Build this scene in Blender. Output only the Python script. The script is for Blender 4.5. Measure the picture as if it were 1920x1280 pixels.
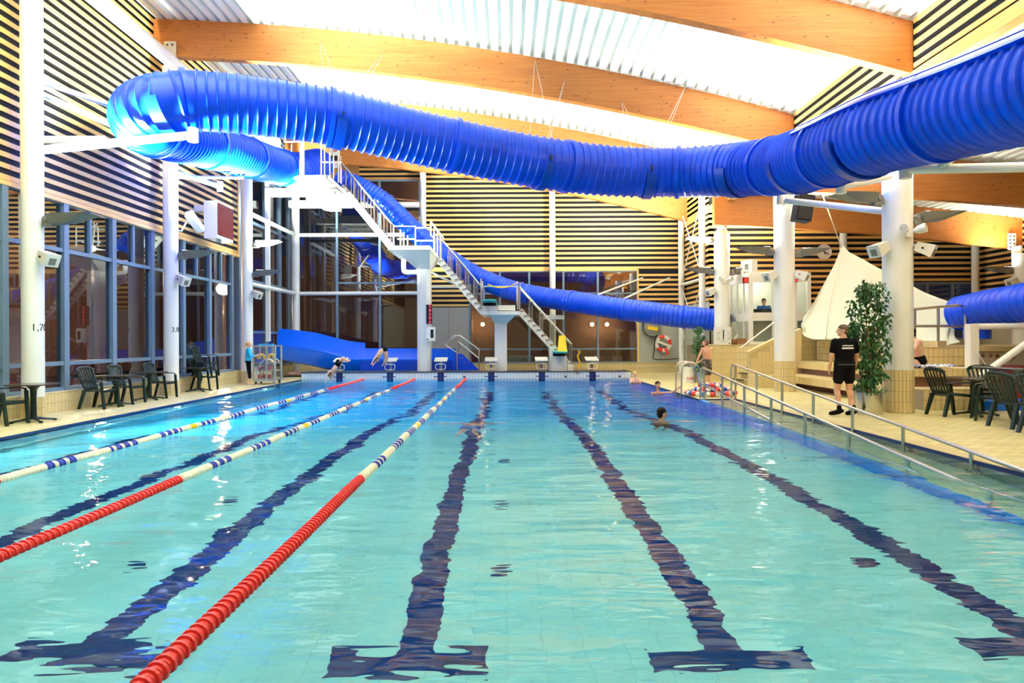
import bpy, bmesh, math, random
from mathutils import Vector, Matrix
random.seed(7)
PI = math.pi
S = bpy.context.scene
COL = S.collection
for o in list(bpy.data.objects):
    bpy.data.objects.remove(o)

# ---------------------------------------------------------------- camera, world, exposure
H = 1.55                      # eye height above the water
ROLL = 0.0045
F = 1280.0                    # focal length in pixels of a 1920 px wide frame
cam_data = bpy.data.cameras.new('camera')
cam_data.sensor_fit = 'HORIZONTAL'; cam_data.sensor_width = 36.0; cam_data.lens = 24.0
cam_data.shift_x = 10/1920; cam_data.shift_y = -3/1920
cam_data.clip_start = 0.05; cam_data.clip_end = 300
cam = bpy.data.objects.new('camera', cam_data); COL.objects.link(cam)
c_, s_ = math.cos(ROLL), math.sin(ROLL)
cam.matrix_world = Matrix(((c_, s_, 0, 0), (0, 0, -1, 0), (-s_, c_, 0, H), (0, 0, 0, 1)))
S.camera = cam

world = bpy.data.worlds.new('night'); S.world = world; world.use_nodes = True
world.node_tree.nodes['Background'].inputs[0].default_value = (0.010, 0.012, 0.02, 1)
world.node_tree.nodes['Background'].inputs[1].default_value = 1.0

S.view_settings.view_transform = 'Standard'; S.view_settings.look = 'None'
S.view_settings.gamma = 1.0; S.view_settings.use_curve_mapping = False
S.view_settings.exposure = 0.97
S.cycles.max_bounces = 14; S.cycles.diffuse_bounces = 5; S.cycles.glossy_bounces = 5
S.cycles.transmission_bounces = 8; S.cycles.transparent_max_bounces = 12; S.cycles.volume_bounces = 0
S.cycles.caustics_reflective = False; S.cycles.caustics_refractive = True
S.cycles.sample_clamp_indirect = 6.0; S.cycles.blur_glossy = 0.5
S.cycles.use_denoising = True

COOL = (0.90, 1.0, 0.93); WARM = (1.0, 0.93, 0.75)
LAMP_W = 1420                 # one uplight, left side
LAMP_R = 400                 # one uplight, right side
POOL_W = 260                  # one underwater lamp

def W(px, py, Y):
    """world point seen at pixel (px, py) of the 1920x1280 frame at distance Y along the hall"""
    dx, dy = px-960, py-640
    ux = dx - ROLL*dy + 10; uy = dy + ROLL*dx + 3
    return Vector((ux/F*Y, Y, H - uy/F*Y))

# ---------------------------------------------------------------- materials
def mat(name, col, rough=0.5, metal=0.0, coat=0.0, emit=None, estr=0.0, spec=0.5):
    m = bpy.data.materials.new(name); m.use_nodes = True
    b = m.node_tree.nodes['Principled BSDF']
    b.inputs['Base Color'].default_value = (*col, 1); b.inputs['Roughness'].default_value = rough
    b.inputs['Metallic'].default_value = metal; b.inputs['Coat Weight'].default_value = coat
    b.inputs['Specular IOR Level'].default_value = spec
    if emit:
        b.inputs['Emission Color'].default_value = (*emit, 1); b.inputs['Emission Strength'].default_value = estr
    return m

def nodes_of(m):
    nt = m.node_tree
    return nt, nt.nodes, nt.links, nt.nodes['Principled BSDF']

def mottle(m, c1, c2, scale=4.0, vec=(1, 1, 1), detail=4, bump=0.0, lo=0.35, hi=0.65, coord='Object'):
    nt, N, L, b = nodes_of(m)
    tc = N.new('ShaderNodeTexCoord'); mp = N.new('ShaderNodeMapping'); mp.inputs['Scale'].default_value = vec
    L.new(tc.outputs[coord], mp.inputs['Vector'])
    nz = N.new('ShaderNodeTexNoise'); nz.inputs['Scale'].default_value = scale; nz.inputs['Detail'].default_value = detail
    L.new(mp.outputs[0], nz.inputs['Vector'])
    r = N.new('ShaderNodeValToRGB'); r.color_ramp.elements[0].position = lo; r.color_ramp.elements[1].position = hi
    r.color_ramp.elements[0].color = (*c1, 1); r.color_ramp.elements[1].color = (*c2, 1)
    L.new(nz.outputs[0], r.inputs[0]); L.new(r.outputs[0], b.inputs['Base Color'])
    if bump:
        bp = N.new('ShaderNodeBump'); bp.inputs['Strength'].default_value = bump; bp.inputs['Distance'].default_value = 0.01
        L.new(nz.outputs[0], bp.inputs['Height']); L.new(bp.outputs[0], b.inputs['Normal'])
    return m, r

MT = {}
MT['white'] = mottle(mat('white paint', (.82, .83, .78), .38), (.80, .81, .75), (.84, .85, .80), 1.5)[0]
MT['offwhite'] = mat('off white plastic', (.74, .73, .64), .4)
MT['roof'] = mat('white steel deck', (.80, .85, .81), .45)
MT['black'] = mat('black backing', (.010, .011, .014), .85, spec=.15)
MT['frame'] = mat('blue grey aluminium', (.13, .20, .27), .42)
MT['steel'] = mat('brushed steel', (.62, .61, .57), .24, 1.0)
MT['darksteel'] = mat('dark steel', (.10, .10, .10), .4, .7)
MT['lampgrey'] = mat('grey lamp housing', (.17, .175, .155), .5)
MT['greypanel'] = mat('grey panel', (.36, .37, .32), .55)
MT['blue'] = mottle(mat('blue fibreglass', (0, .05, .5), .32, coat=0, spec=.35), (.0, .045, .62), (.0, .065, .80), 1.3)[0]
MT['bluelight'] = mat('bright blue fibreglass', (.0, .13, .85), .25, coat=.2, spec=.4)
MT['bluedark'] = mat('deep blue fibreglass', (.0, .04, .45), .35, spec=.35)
MT['chair'] = mat('dark green plastic', (.004, .016, .013), .38, spec=.28)
MT['tabletop'] = mottle(mat('dark laminate', (.02, .02, .02), .25), (.035, .028, .02), (.06, .045, .03), 3)[0]
MT['navy'] = mat('navy tile', (.008, .016, .12), .3)
MT['whitetile'] = mat('white tile', (.80, .86, .84), .2)
MT['grout'] = mat('grey grout', (.24, .20, .12), .8)
MT['tile'] = mottle(mat('sand tile', (.6, .48, .2), .32), (.60, .48, .225), (.68, .555, .28), .9, coord='Object')[0]
MT['tileplain'] = mat('sand tile core', (.52, .42, .21), .5)
MT['red'] = mat('red plastic', (.72, .035, .028), .35)
MT['ropewhite'] = mat('cream plastic', (.80, .78, .62), .35)
MT['ropeblue'] = mat('rope blue plastic', (.03, .055, .38), .35)
MT['yellow'] = mat('yellow plastic', (.85, .55, .01), .4)
MT['turq'] = mat('turquoise board', (.02, .42, .40), .5)
MT['skin'] = mat('skin', (.62, .32, .19), .5)
MT['skinpale'] = mat('pale skin', (.70, .42, .28), .5)
MT['hairdark'] = mat('dark hair', (.014, .009, .007), .8, spec=.15)
MT['hairbrown'] = mat('brown hair', (.09, .045, .02), .6)
MT['hairblond'] = mat('blond hair', (.62, .38, .12), .6)
MT['clothblack'] = mat('black cloth', (.005, .005, .006), .9, spec=.1)
MT['clothcyan'] = mat('cyan cloth', (.01, .40, .72), .8)
MT['clothblue'] = mat('blue cloth', (.01, .10, .42), .8)
MT['shorts'] = mottle(mat('checked shorts', (.05, .05, .05), .8), (.02, .02, .02), (.16, .13, .12), 14, lo=.45, hi=.55)[0]
MT['tarp'] = mat('white sheet', (.62, .66, .55), .8)
MT['leaf'] = mottle(mat('leaf green', (.02, .1, .015), .4), (.008, .05, .010), (.03, .14, .02), 9)[0]
MT['leafpale'] = mat('pale leaf', (.30, .42, .10), .5)
MT['bark'] = mat('bark', (.22, .10, .045), .8)
MT['soil'] = mat('soil', (.05, .03, .02), .9)
MT['ledred'] = mat('red lit digits', (.6, .01, .02), .4, emit=(1, .03, .08), estr=1.6)
MT['scorered'] = mat('dark red panel', (.13, .004, .006), .6, spec=.1)
MT['text'] = mat('black lettering', (.010, .010, .011), .6, spec=.25)
MT['textred'] = mat('red lettering', (.5, .02, .02), .6)
MT['textwhite'] = mat('white lettering', (.8, .8, .8), .6)
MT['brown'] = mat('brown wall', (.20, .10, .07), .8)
MT['pinkwall'] = mat('pinkish plaster', (.33, .22, .17), .8)
MT['beige'] = mat('beige panel', (.52, .48, .34), .6)
MT['shell'] = mat('brown shell decoration', (.14, .06, .025), .7)
MT['towel'] = mottle(mat('striped towel', (.2, .3, .6), .9), (.05, .10, .38), (.80, .84, .88), 1.0, vec=(4, 22, 22), lo=.45, hi=.55)[0]
MT['maroon'] = mat('maroon vinyl', (.16, .012, .015), .5)
MT['glowwarm'] = mat('warm globe', (1, .8, .5), .4, emit=(1, .55, .2), estr=9)
MT['glowwhite'] = mat('lit lamp glass', (1, 1, 1), .3, emit=COOL, estr=14)
MT['glowpool'] = mat('underwater lamp glass', (1, 1, 1), .3, emit=(.7, .85, 1), estr=4)
MT['ground'] = mat('wet paving', (.06, .045, .04), .3)

def wood(name, ca, cb, vec, knots=True, scale=2.0):
    m = mat(name, ca, .5)
    nt, N, L, b = nodes_of(m)
    tc = N.new('ShaderNodeTexCoord'); mp = N.new('ShaderNodeMapping'); mp.inputs['Scale'].default_value = vec
    L.new(tc.outputs['Object'], mp.inputs['Vector'])
    nz = N.new('ShaderNodeTexNoise'); nz.inputs['Scale'].default_value = scale; nz.inputs['Detail'].default_value = 6
    L.new(mp.outputs[0], nz.inputs['Vector'])
    r = N.new('ShaderNodeValToRGB'); r.color_ramp.elements[0].position = .3; r.color_ramp.elements[1].position = .7
    r.color_ramp.elements[0].color = (*ca, 1); r.color_ramp.elements[1].color = (*cb, 1)
    L.new(nz.outputs[0], r.inputs[0])
    out = r.outputs[0]
    if knots:
        mp2 = N.new('ShaderNodeMapping'); mp2.inputs['Scale'].default_value = (1.3, 1.3, 4.0)
        L.new(tc.outputs['Object'], mp2.inputs['Vector'])
        v = N.new('ShaderNodeTexVoronoi'); v.inputs['Scale'].default_value = 2.3
        L.new(mp2.outputs[0], v.inputs['Vector'])
        kr = N.new('ShaderNodeValToRGB'); kr.color_ramp.elements[0].position = .07; kr.color_ramp.elements[1].position = .16
        L.new(v.outputs['Distance'], kr.inputs[0])
        mx = N.new('ShaderNodeMixRGB'); mx.blend_type = 'MIX'; mx.inputs[1].default_value = (ca[0]*.28, ca[1]*.2, ca[2]*.2, 1)
        L.new(kr.outputs[0], mx.inputs[0]); L.new(out, mx.inputs[2]); out = mx.outputs[0]
    L.new(out, b.inputs['Base Color'])
    return m
MT['glulam'] = wood('glulam spruce', (.40, .125, .018), (.53, .19, .034), (.5, .5, 14))
MT['slatX'] = wood('pine slat along', (.74, .42, .11), (.88, .56, .19), (.6, 6, 14), False)
MT['slatY'] = wood('pine slat across', (.74, .42, .11), (.88, .56, .19), (6, .6, 14), False)
MT['plank'] = wood('brown pine board', (.40, .20, .06), (.55, .30, .10), (.6, 6, 14), False)

def tiled(name, c1, c2, cg, bw, bh, plane, mortar=.006, rough=.3, offset=0.0, bump=.4):
    """small tiles: colour and fine relief from object coordinates; plane names the two axes"""
    m = mat(name, c1, rough)
    nt, N, L, b = nodes_of(m)
    tc = N.new('ShaderNodeTexCoord'); sp = N.new('ShaderNodeSeparateXYZ'); cb = N.new('ShaderNodeCombineXYZ')
    L.new(tc.outputs['Object'], sp.inputs[0])
    L.new(sp.outputs['XYZ'.index(plane[0])], cb.inputs[0]); L.new(sp.outputs['XYZ'.index(plane[1])], cb.inputs[1])
    br = N.new('ShaderNodeTexBrick'); br.offset = offset; br.squash = 1.0
    br.inputs['Color1'].default_value = (*c1, 1); br.inputs['Color2'].default_value = (*c2, 1); br.inputs['Mortar'].default_value = (*cg, 1)
    br.inputs['Scale'].default_value = 1.0; br.inputs['Mortar Size'].default_value = mortar
    br.inputs['Brick Width'].default_value = bw; br.inputs['Row Height'].default_value = bh; br.inputs['Bias'].default_value = 0
    L.new(cb.outputs[0], br.inputs['Vector']); L.new(br.outputs['Color'], b.inputs['Base Color'])
    bp = N.new('ShaderNodeBump'); bp.inputs['Strength'].default_value = bump; bp.inputs['Distance'].default_value = .004; bp.invert = True
    L.new(br.outputs['Fac'], bp.inputs['Height']); L.new(bp.outputs[0], b.inputs['Normal'])
    return m
MT['deck'] = tiled('deck tile', (.58, .49, .22), (.76, .66, .33), (.30, .24, .10), .24, .115, 'XY', .008, .35, .5)
MT['poolfloor'] = tiled('pale pool tile', (.84, .88, .77), (.86, .90, .80), (.75, .81, .72), .25, .125, 'XY', .005)
MT['poolwall'] = tiled('pool wall tile', (.62, .80, .82), (.66, .84, .86), (.5, .7, .74), .25, .125, 'YZ', .005)
MT['poolwallx'] = tiled('pool end tile', (.62, .80, .82), (.66, .84, .86), (.5, .7, .74), .25, .125, 'XZ', .005)
MT['bluetile'] = tiled('blue pool tile', (.02, .26, .80), (.025, .30, .86), (.08, .34, .74), .25, .125, 'YZ', .005)
MT['ramptile'] = tiled('ramp tile', (.66, .62, .42), (.72, .68, .48), (.5, .48, .33), .2, .1, 'XY', .006)

def glass_mat(name, tint, ior=1.5):
    m = bpy.data.materials.new(name); m.use_nodes = True
    nt = m.node_tree; N = nt.nodes; L = nt.links; N.clear()
    out = N.new('ShaderNodeOutputMaterial'); mx = N.new('ShaderNodeMixShader')
    fr = N.new('ShaderNodeFresnel'); fr.inputs['IOR'].default_value = ior
    t = N.new('ShaderNodeBsdfTransparent'); t.inputs[0].default_value = (*tint, 1)
    g = N.new('ShaderNodeBsdfGlossy'); g.inputs['Roughness'].default_value = 0.0; g.inputs[0].default_value = (1, 1, 1, 1)
    ge = N.new('ShaderNodeNewGeometry'); k = N.new('ShaderNodeMath'); k.operation = 'SUBTRACT'; k.inputs[0].default_value = 1.0
    f2 = N.new('ShaderNodeMath'); f2.operation = 'MULTIPLY'; L.new(ge.outputs['Backfacing'], k.inputs[1])   # a pane reflects on its outer face
    L.new(fr.outputs[0], f2.inputs[0]); L.new(k.outputs[0], f2.inputs[1])
    L.new(f2.outputs[0], mx.inputs[0]); L.new(t.outputs[0], mx.inputs[1]); L.new(g.outputs[0], mx.inputs[2]); L.new(mx.outputs[0], out.inputs[0])
    return m
MT['glass'] = glass_mat('double glazing', (.62, .66, .68), 1.9)
MT['clearglass'] = glass_mat('clear glass', (.90, .93, .92), 1.45)

def water_mat():
    m = bpy.data.materials.new('pool water'); m.use_nodes = True
    nt = m.node_tree; N = nt.nodes; L = nt.links; N.clear()
    out = N.new('ShaderNodeOutputMaterial')
    rf = N.new('ShaderNodeBsdfRefraction'); rf.inputs['IOR'].default_value = 1.33; rf.inputs['Roughness'].default_value = 0.0
    gs = N.new('ShaderNodeBsdfGlossy'); gs.inputs['Roughness'].default_value = 0.02
    fr = N.new('ShaderNodeFresnel'); fr.inputs['IOR'].default_value = 1.33
    fm = N.new('ShaderNodeMath'); fm.operation = 'MULTIPLY'; fm.inputs[1].default_value = .60
    L.new(fr.outputs[0], fm.inputs[0]); mx = N.new('ShaderNodeMixShader'); L.new(fm.outputs[0], mx.inputs[0])
    L.new(rf.outputs[0], mx.inputs[1]); L.new(gs.outputs[0], mx.inputs[2])
    tc = N.new('ShaderNodeTexCoord')
    def nz(scale, vec, det, dist=0.0):
        mp = N.new('ShaderNodeMapping'); mp.inputs['Scale'].default_value = vec
        L.new(tc.outputs['Object'], mp.inputs['Vector'])
        n = N.new('ShaderNodeTexNoise'); n.inputs['Scale'].default_value = scale; n.inputs['Detail'].default_value = det
        n.inputs['Distortion'].default_value = dist
        L.new(mp.outputs[0], n.inputs['Vector']); return n
    a = nz(1.0, (.8, 1.5, 1), 0.6, .5); b = nz(1.0, (2.4, 4.6, 1), 1.0, .2)
    c3 = nz(1.0, (3.2, 11, 1), 1.0, .1)
    ma = N.new('ShaderNodeMath'); ma.operation = 'MULTIPLY_ADD'; ma.inputs[1].default_value = .27
    L.new(b.outputs[0], ma.inputs[0]); L.new(a.outputs[0], ma.inputs[2])
    bp = N.new('ShaderNodeBump'); bp.inputs['Strength'].default_value = 1.0; bp.inputs['Distance'].default_value = WAVE
    mb = N.new('ShaderNodeMath'); mb.operation = 'MULTIPLY_ADD'; mb.inputs[1].default_value = .10
    L.new(c3.outputs[0], mb.inputs[0]); L.new(ma.outputs[0], mb.inputs[2]); L.new(mb.outputs[0], bp.inputs['Height']); L.new(bp.outputs[0], rf.inputs['Normal']); L.new(bp.outputs[0], gs.inputs['Normal']); L.new(bp.outputs[0], fr.inputs['Normal'])
    L.new(mx.outputs[0], out.inputs['Surface'])
    va = N.new('ShaderNodeVolumeAbsorption'); va.inputs['Color'].default_value = (.10, .80, .94, 1); va.inputs['Density'].default_value = .55
    L.new(va.outputs[0], out.inputs['Volume'])
    return m
WAVE = 0.062
MT['water'] = water_mat()

# ---------------------------------------------------------------- mesh helpers
class B:
    """collects shapes (world coordinates) and links them as ONE mesh object"""
    def __init__(self): self.v = []; self.f = []
    def add(self, vs, fs):
        k = len(self.v); self.v += [tuple(p) for p in vs]; self.f += [tuple(i+k for i in f) for f in fs]; return self
    def box(self, x0, x1, y0, y1, z0, z1):
        vs = [(x, y, z) for z in (z0, z1) for y in (y0, y1) for x in (x0, x1)]
        return self.add(vs, [(0, 2, 3, 1), (4, 5, 7, 6), (0, 1, 5, 4), (2, 6, 7, 3), (0, 4, 6, 2), (1, 3, 7, 5)])
    def hexa(self, lo, hi):
        """two quads (4 points each, same winding) joined into a solid"""
        return self.add(list(lo)+list(hi), [(3, 2, 1, 0), (4, 5, 6, 7), (0, 1, 5, 4), (1, 2, 6, 5), (2, 3, 7, 6), (3, 0, 4, 7)])
    def obox(self, c, ax, ay, az):
        c, ax, ay, az = Vector(c), Vector(ax), Vector(ay), Vector(az)
        lo = [c-ax-ay-az, c+ax-ay-az, c+ax+ay-az, c-ax+ay-az]; hi = [p+2*az for p in lo]
        return self.hexa(lo, hi)
    def bar(self, p0, p1, w, h, up=(0, 0, 1)):
        """rectangular bar from p0 to p1"""
        p0, p1 = Vector(p0), Vector(p1); d = (p1-p0).normalized(); up = Vector(up)
        if abs(d.dot(up)) > .98: up = Vector((0, 1, 0))
        s = d.cross(up).normalized()*w/2; u = s.cross(d).normalized()*h/2
        return self.hexa([p0-s-u, p0+s-u, p0+s+u, p0-s+u], [p1-s-u, p1+s-u, p1+s+u, p1-s+u])
    def cyl(self, p0, p1, r0, r1=None, n=12, caps=True):
        r1 = r0 if r1 is None else r1
        return self.loft([(p0, r0), (p1, r1)], n, caps)
    def loft(self, rings, n=12, caps=True, side=None):
        """rings: (centre, r) or (centre, rx, ry); frames carried along the path"""
        pts = [Vector(r[0]) for r in rings]; vs = []; m = len(pts)
        prev = None
        for i, r in enumerate(rings):
            d = (pts[min(i+1, m-1)]-pts[max(i-1, 0)])
            if d.length < 1e-9: d = Vector((0, 0, 1))
            d.normalize()
            if side is not None: s = Vector(side)
            elif prev is not None: s = prev
            else: s = Vector((1, 0, 0)) if abs(d.x) < .9 else Vector((0, 1, 0))
            s = (s - d*s.dot(d)); s = s.normalized() if s.length > 1e-6 else d.orthogonal().normalized()
            prev = s; t = d.cross(s)
            rx = r[1]; ry = r[2] if len(r) > 2 else r[1]
            for k in range(n):
                a = 2*PI*k/n; vs.append(pts[i] + s*(rx*math.cos(a)) + t*(ry*math.sin(a)))
        fs = [(i*n+k, i*n+(k+1) % n, (i+1)*n+(k+1) % n, (i+1)*n+k) for i in range(m-1) for k in range(n)]
        if caps: fs += [tuple(reversed(range(n))), tuple(range((m-1)*n, m*n))]
        return self.add(vs, fs)
    def tube(self, pts, r, n=8, caps=True): return self.loft([(p, r) for p in pts], n, caps)
    def cap(self, p0, p1, r0, r1, n=10):
        """tapered capsule"""
        p0, p1 = Vector(p0), Vector(p1); d = (p1-p0); d = d.normalized() if d.length > 1e-6 else Vector((0, 0, 1))
        R = [(p0-d*r0*.98, r0*.15), (p0-d*r0*.7, r0*.7), (p0, r0), (p1, r1), (p1+d*r1*.7, r1*.7), (p1+d*r1*.98, r1*.15)]
        return self.loft(R, n)
    def ell(self, c, rx, ry, rz, n=12, m=8, rot=None):
        c = Vector(c); vs = []
        for i in range(m+1):
            a = -PI/2+PI*i/m
            for k in range(n):
                t = 2*PI*k/n
                p = Vector((rx*math.cos(a)*math.cos(t), ry*math.cos(a)*math.sin(t), rz*math.sin(a)))
                if rot is not None: p = rot @ p
                vs.append(c+p)
        fs = [(i*n+k, i*n+(k+1) % n, (i+1)*n+(k+1) % n, (i+1)*n+k) for i in range(m) for k in range(n)]
        return self.add(vs, fs)
    def lathe(self, prof, c=(0, 0, 0), n=24, axis='z', a0=0, a1=2*PI):
        c = Vector(c); vs = []; full = abs(a1-a0-2*PI) < 1e-6; k_n = n if full else n+1
        for (r, z) in prof:
            for k in range(k_n):
                t = a0+(a1-a0)*k/n
                x, y = r*math.cos(t), r*math.sin(t)
                vs.append(c+Vector({'z': (x, y, z), 'y': (x, z, y), 'x': (z, x, y)}[axis]))
        fs = []
        for i in range(len(prof)-1):
            for k in range(n):
                k2 = (k+1) % k_n
                fs.append((i*k_n+k, i*k_n+k2, (i+1)*k_n+k2, (i+1)*k_n+k))
        return self.add(vs, fs)
    def prism(self, poly, axis, a, b):
        """polygon in the two other axes, extruded along axis from a to b"""
        def P(p, t): return {'x': (t, p[0], p[1]), 'y': (p[0], t, p[1]), 'z': (p[0], p[1], t)}[axis]
        n = len(poly); vs = [P(p, a) for p in poly]+[P(p, b) for p in poly]
        fs = [tuple(reversed(range(n))), tuple(range(n, 2*n))]+[(k, (k+1) % n, n+(k+1) % n, n+k) for k in range(n)]
        return self.add(vs, fs)
    def mesh(self, name, m=None, smooth=None, fix=True, off=None):
        me = bpy.data.meshes.new(name)
        vs = self.v if off is None else [(p[0]-off[0], p[1]-off[1], p[2]-off[2]) for p in self.v]
        me.from_pydata(vs, [], self.f)
        if fix:
            bm = bmesh.new(); bm.from_mesh(me); bmesh.ops.recalc_face_normals(bm, faces=bm.faces); bm.to_mesh(me); bm.free()
        if m: me.materials.append(m)
        if smooth:
            for p in me.polygons: p.use_smooth = True
            me.set_sharp_from_angle(angle=math.radians(smooth))
        return me
    def build(self, name, m, parent=None, smooth=None, fix=True):
        off = wpos(parent) if parent is not None else None
        me = self.mesh(name, MT[m] if isinstance(m, str) else m, smooth, fix, off)
        o = bpy.data.objects.new(name, me); COL.objects.link(o)
        if parent is not None: o.parent = parent
        return o

def wpos(o):
    p = Vector(o.location)
    while o.parent is not None:
        o = o.parent; p += Vector(o.location)
    return p
def tag(o, label=None, cat=None, group=None, kind=None):
    if label: o['label'] = label
    if cat: o['category'] = cat
    if group: o['group'] = group
    if kind: o['kind'] = kind
    return o
def thing(name, label, cat, loc=(0, 0, 0), group=None, kind=None):
    o = bpy.data.objects.new(name, None); COL.objects.link(o); o.location = loc; o.empty_display_size = .1
    return tag(o, label, cat, group, kind)
def struct(o): o['kind'] = 'structure'; return o
def piece(name, me, parent, loc, rot=(0, 0, 0), scale=(1, 1, 1)):
    """one more object on shared mesh data; loc in world coordinates"""
    o = bpy.data.objects.new(name, me); COL.objects.link(o)
    o.location = Vector(loc)-wpos(parent); o.rotation_euler = rot; o.scale = scale; o.parent = parent
    return o
def dup(root, loc, rotz=0.0, label=None, group=None):
    def cp(o, par):
        c = o.copy(); COL.objects.link(c)
        if par is not None: c.parent = par
        for ch in KIDS.get(o.name, []): cp(ch, c)
        return c
    if root.name not in KIDS:
        for o in [root]+list(root.children_recursive): KIDS[o.name] = list(o.children)
    r = cp(root, None); r.location = loc; r.rotation_euler = (0, 0, rotz)
    if label: r['label'] = label
    if group: r['group'] = group
    return r
KIDS = {}
def ucube(m, bev=0.0):
    return B().box(-.5, .5, -.5, .5, -.5, .5).mesh('unit_block', MT[m])
UC = {k: ucube(k) for k in ('tile', 'slatX', 'slatY', 'plank', 'whitetile')}
def bez(pts, n=8):
    """Catmull-Rom through pts"""
    P = [Vector(p) for p in pts]; P = [P[0]*2-P[1]]+P+[P[-1]*2-P[-2]]; out = []
    for i in range(1, len(P)-2):
        for k in range(n):
            t = k/n; a, b, c, d = P[i-1], P[i], P[i+1], P[i+2]
            out.append(.5*((2*b)+(c-a)*t+(2*a-5*b+4*c-d)*t*t+(3*b-a-3*c+d)*t**3))
    out.append(P[-2]); return out
def text_mesh(s, size, m, ext=.002):
    cu = bpy.data.curves.new('lettering', 'FONT'); cu.body = s; cu.size = size; cu.align_x = 'CENTER'; cu.align_y = 'CENTER'; cu.extrude = ext
    o = bpy.data.objects.new('lettering', cu); COL.objects.link(o)
    me = bpy.data.meshes.new_from_object(o.evaluated_get(bpy.context.evaluated_depsgraph_get()))
    bpy.data.objects.remove(o); bpy.data.curves.remove(cu)
    me.materials.clear(); me.materials.append(MT[m]); return me
def lettering(s, size, m, parent, loc, rot=(PI/2, 0, 0), bend=None):
    me = text_mesh(s, size, m)
    if bend:                      # wrap about a vertical cylinder: bend = (radius, heading)
        r, a0 = bend
        for v in me.vertices:
            a = a0 + v.co.x/r; z = v.co.y; e = r+.002+v.co.z
            v.co = (e*math.cos(a), e*math.sin(a), z)
        rot = (0, 0, 0)
    return piece('lettering', me, parent, loc, rot)
def tile_field(parent, o, u, v, nu, nv, tu, tv, nrm, cap=300, thick=.012, gap=.006, m='tile', limit=None):
    """tiles as pieces on a surface: first `cap` objects, the rest one joined part. o origin corner, u/v unit axes"""
    o, u, v, n = Vector(o), Vector(u), Vector(v), Vector(nrm)
    rest = B(); k = 0
    R = Matrix((u, v, n)).transposed().to_euler()
    for i in range(nu):
        for j in range(nv):
            c = o+u*(tu*(i+.5))+v*(tv*(j+.5))+n*(thick*.5-.002+random.uniform(-.0008, .0008))
            if limit and not limit(c): continue
            if k < cap:
                piece('tile', UC[m], parent, c, R, (tu-gap, tv-gap, thick)); k += 1
            else: rest.obox(c, u*(tu-gap)/2, v*(tv-gap)/2, n*thick/2)
    if rest.v: rest.build('tiling', m, parent)['kind'] = 'stuff'
# ================================================================ STRUCTURE
YN, YB = -4.0, 31.4            # near and far end of the hall
XL, XR = -9.95, 8.15           # left wall, line of the right-hand columns
XW = 18.9                      # far right wall
POOL_L, POOL_R, POOL_Y0, POOL_Y1 = -8.07, 4.86, 1.5, 26.83
RAMP_R, RAMP_Y = 5.80, 17.3
BAYS = [2.5, 8.1, 13.75, 19.4, 25.1, 30.8]
def zmain(x): return 9.67 - .166*x - .00668*x*x          # top of the main beams
def zside(x): return 6.88 - .04*(x-7.6) - .004*(x-7.6)**2 # top of the side-hall beams

# ---- pool basin
def depth(y):
    P = [(1.0, -1.0), (8, -1.1), (12.8, -1.38), (14.2, -1.75), (19.2, -3.7), (27.2, -3.8)]
    for (a, za), (b, zb) in zip(P, P[1:]):
        if y <= b: return za+(zb-za)*(y-a)/(b-a)
    return P[-1][1]
PY = [POOL_Y0, 4, 6, 8, 10.5, 12.8, 14.2, 17, 19.2, 22, POOL_Y1]
b = B()
for y0, y1 in zip(PY, PY[1:]):
    b.hexa([(POOL_L, y0, depth(y0)-.2), (POOL_R, y0, depth(y0)-.2), (POOL_R, y1, depth(y1)-.2), (POOL_L, y1, depth(y1)-.2)],
           [(POOL_L, y0, depth(y0)), (POOL_R, y0, depth(y0)), (POOL_R, y1, depth(y1)), (POOL_L, y1, depth(y1))])
struct(b.build('floor_pool', 'poolfloor'))
def side_wall(name, x0, x1, m, ztop=None):
    b = B()
    for y0, y1 in zip(PY, PY[1:]):
        t0 = ztop(y0) if ztop else .015; t1 = ztop(y1) if ztop else .015
        b.hexa([(x0, y0, depth(y0)-.2), (x1, y0, depth(y0)-.2), (x1, y1, depth(y1)-.2), (x0, y1, depth(y1)-.2)],
               [(x0, y0, t0), (x1, y0, t0), (x1, y1, t1), (x0, y1, t1)])
    return struct(b.build(name, m))
def zramp(y): return min(.0, -.085*(RAMP_Y-y))
side_wall('wall_pool_left', POOL_L-.2, POOL_L, 'poolwall')
side_wall('wall_pool_right', POOL_R, POOL_R+.14, 'bluetile', lambda y: .015 if y > RAMP_Y-.4 else zramp(y)+.04)
struct(B().box(POOL_L-.1, RAMP_R, POOL_Y0-.3, POOL_Y0, -1.6, .02).build('wall_pool_near', 'poolwallx'))
struct(B().box(POOL_L-.2, POOL_R+.2, POOL_Y1, POOL_Y1+.3, -4.1, -.02).build('wall_pool_far', 'poolwallx'))
b = B(); b.prism([(POOL_Y0, -1.55), (POOL_Y0, zramp(POOL_Y0)), (RAMP_Y, 0), (RAMP_Y, -1.55)], 'x', POOL_R+.14, RAMP_R)
struct(b.build('floor_ramp', 'ramptile'))
b = B().box(POOL_L, POOL_L+.12, POOL_Y0, POOL_Y1, -1.02, -.95)
struct(b.build('trim_pool_ledge', 'poolfloor'))
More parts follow.
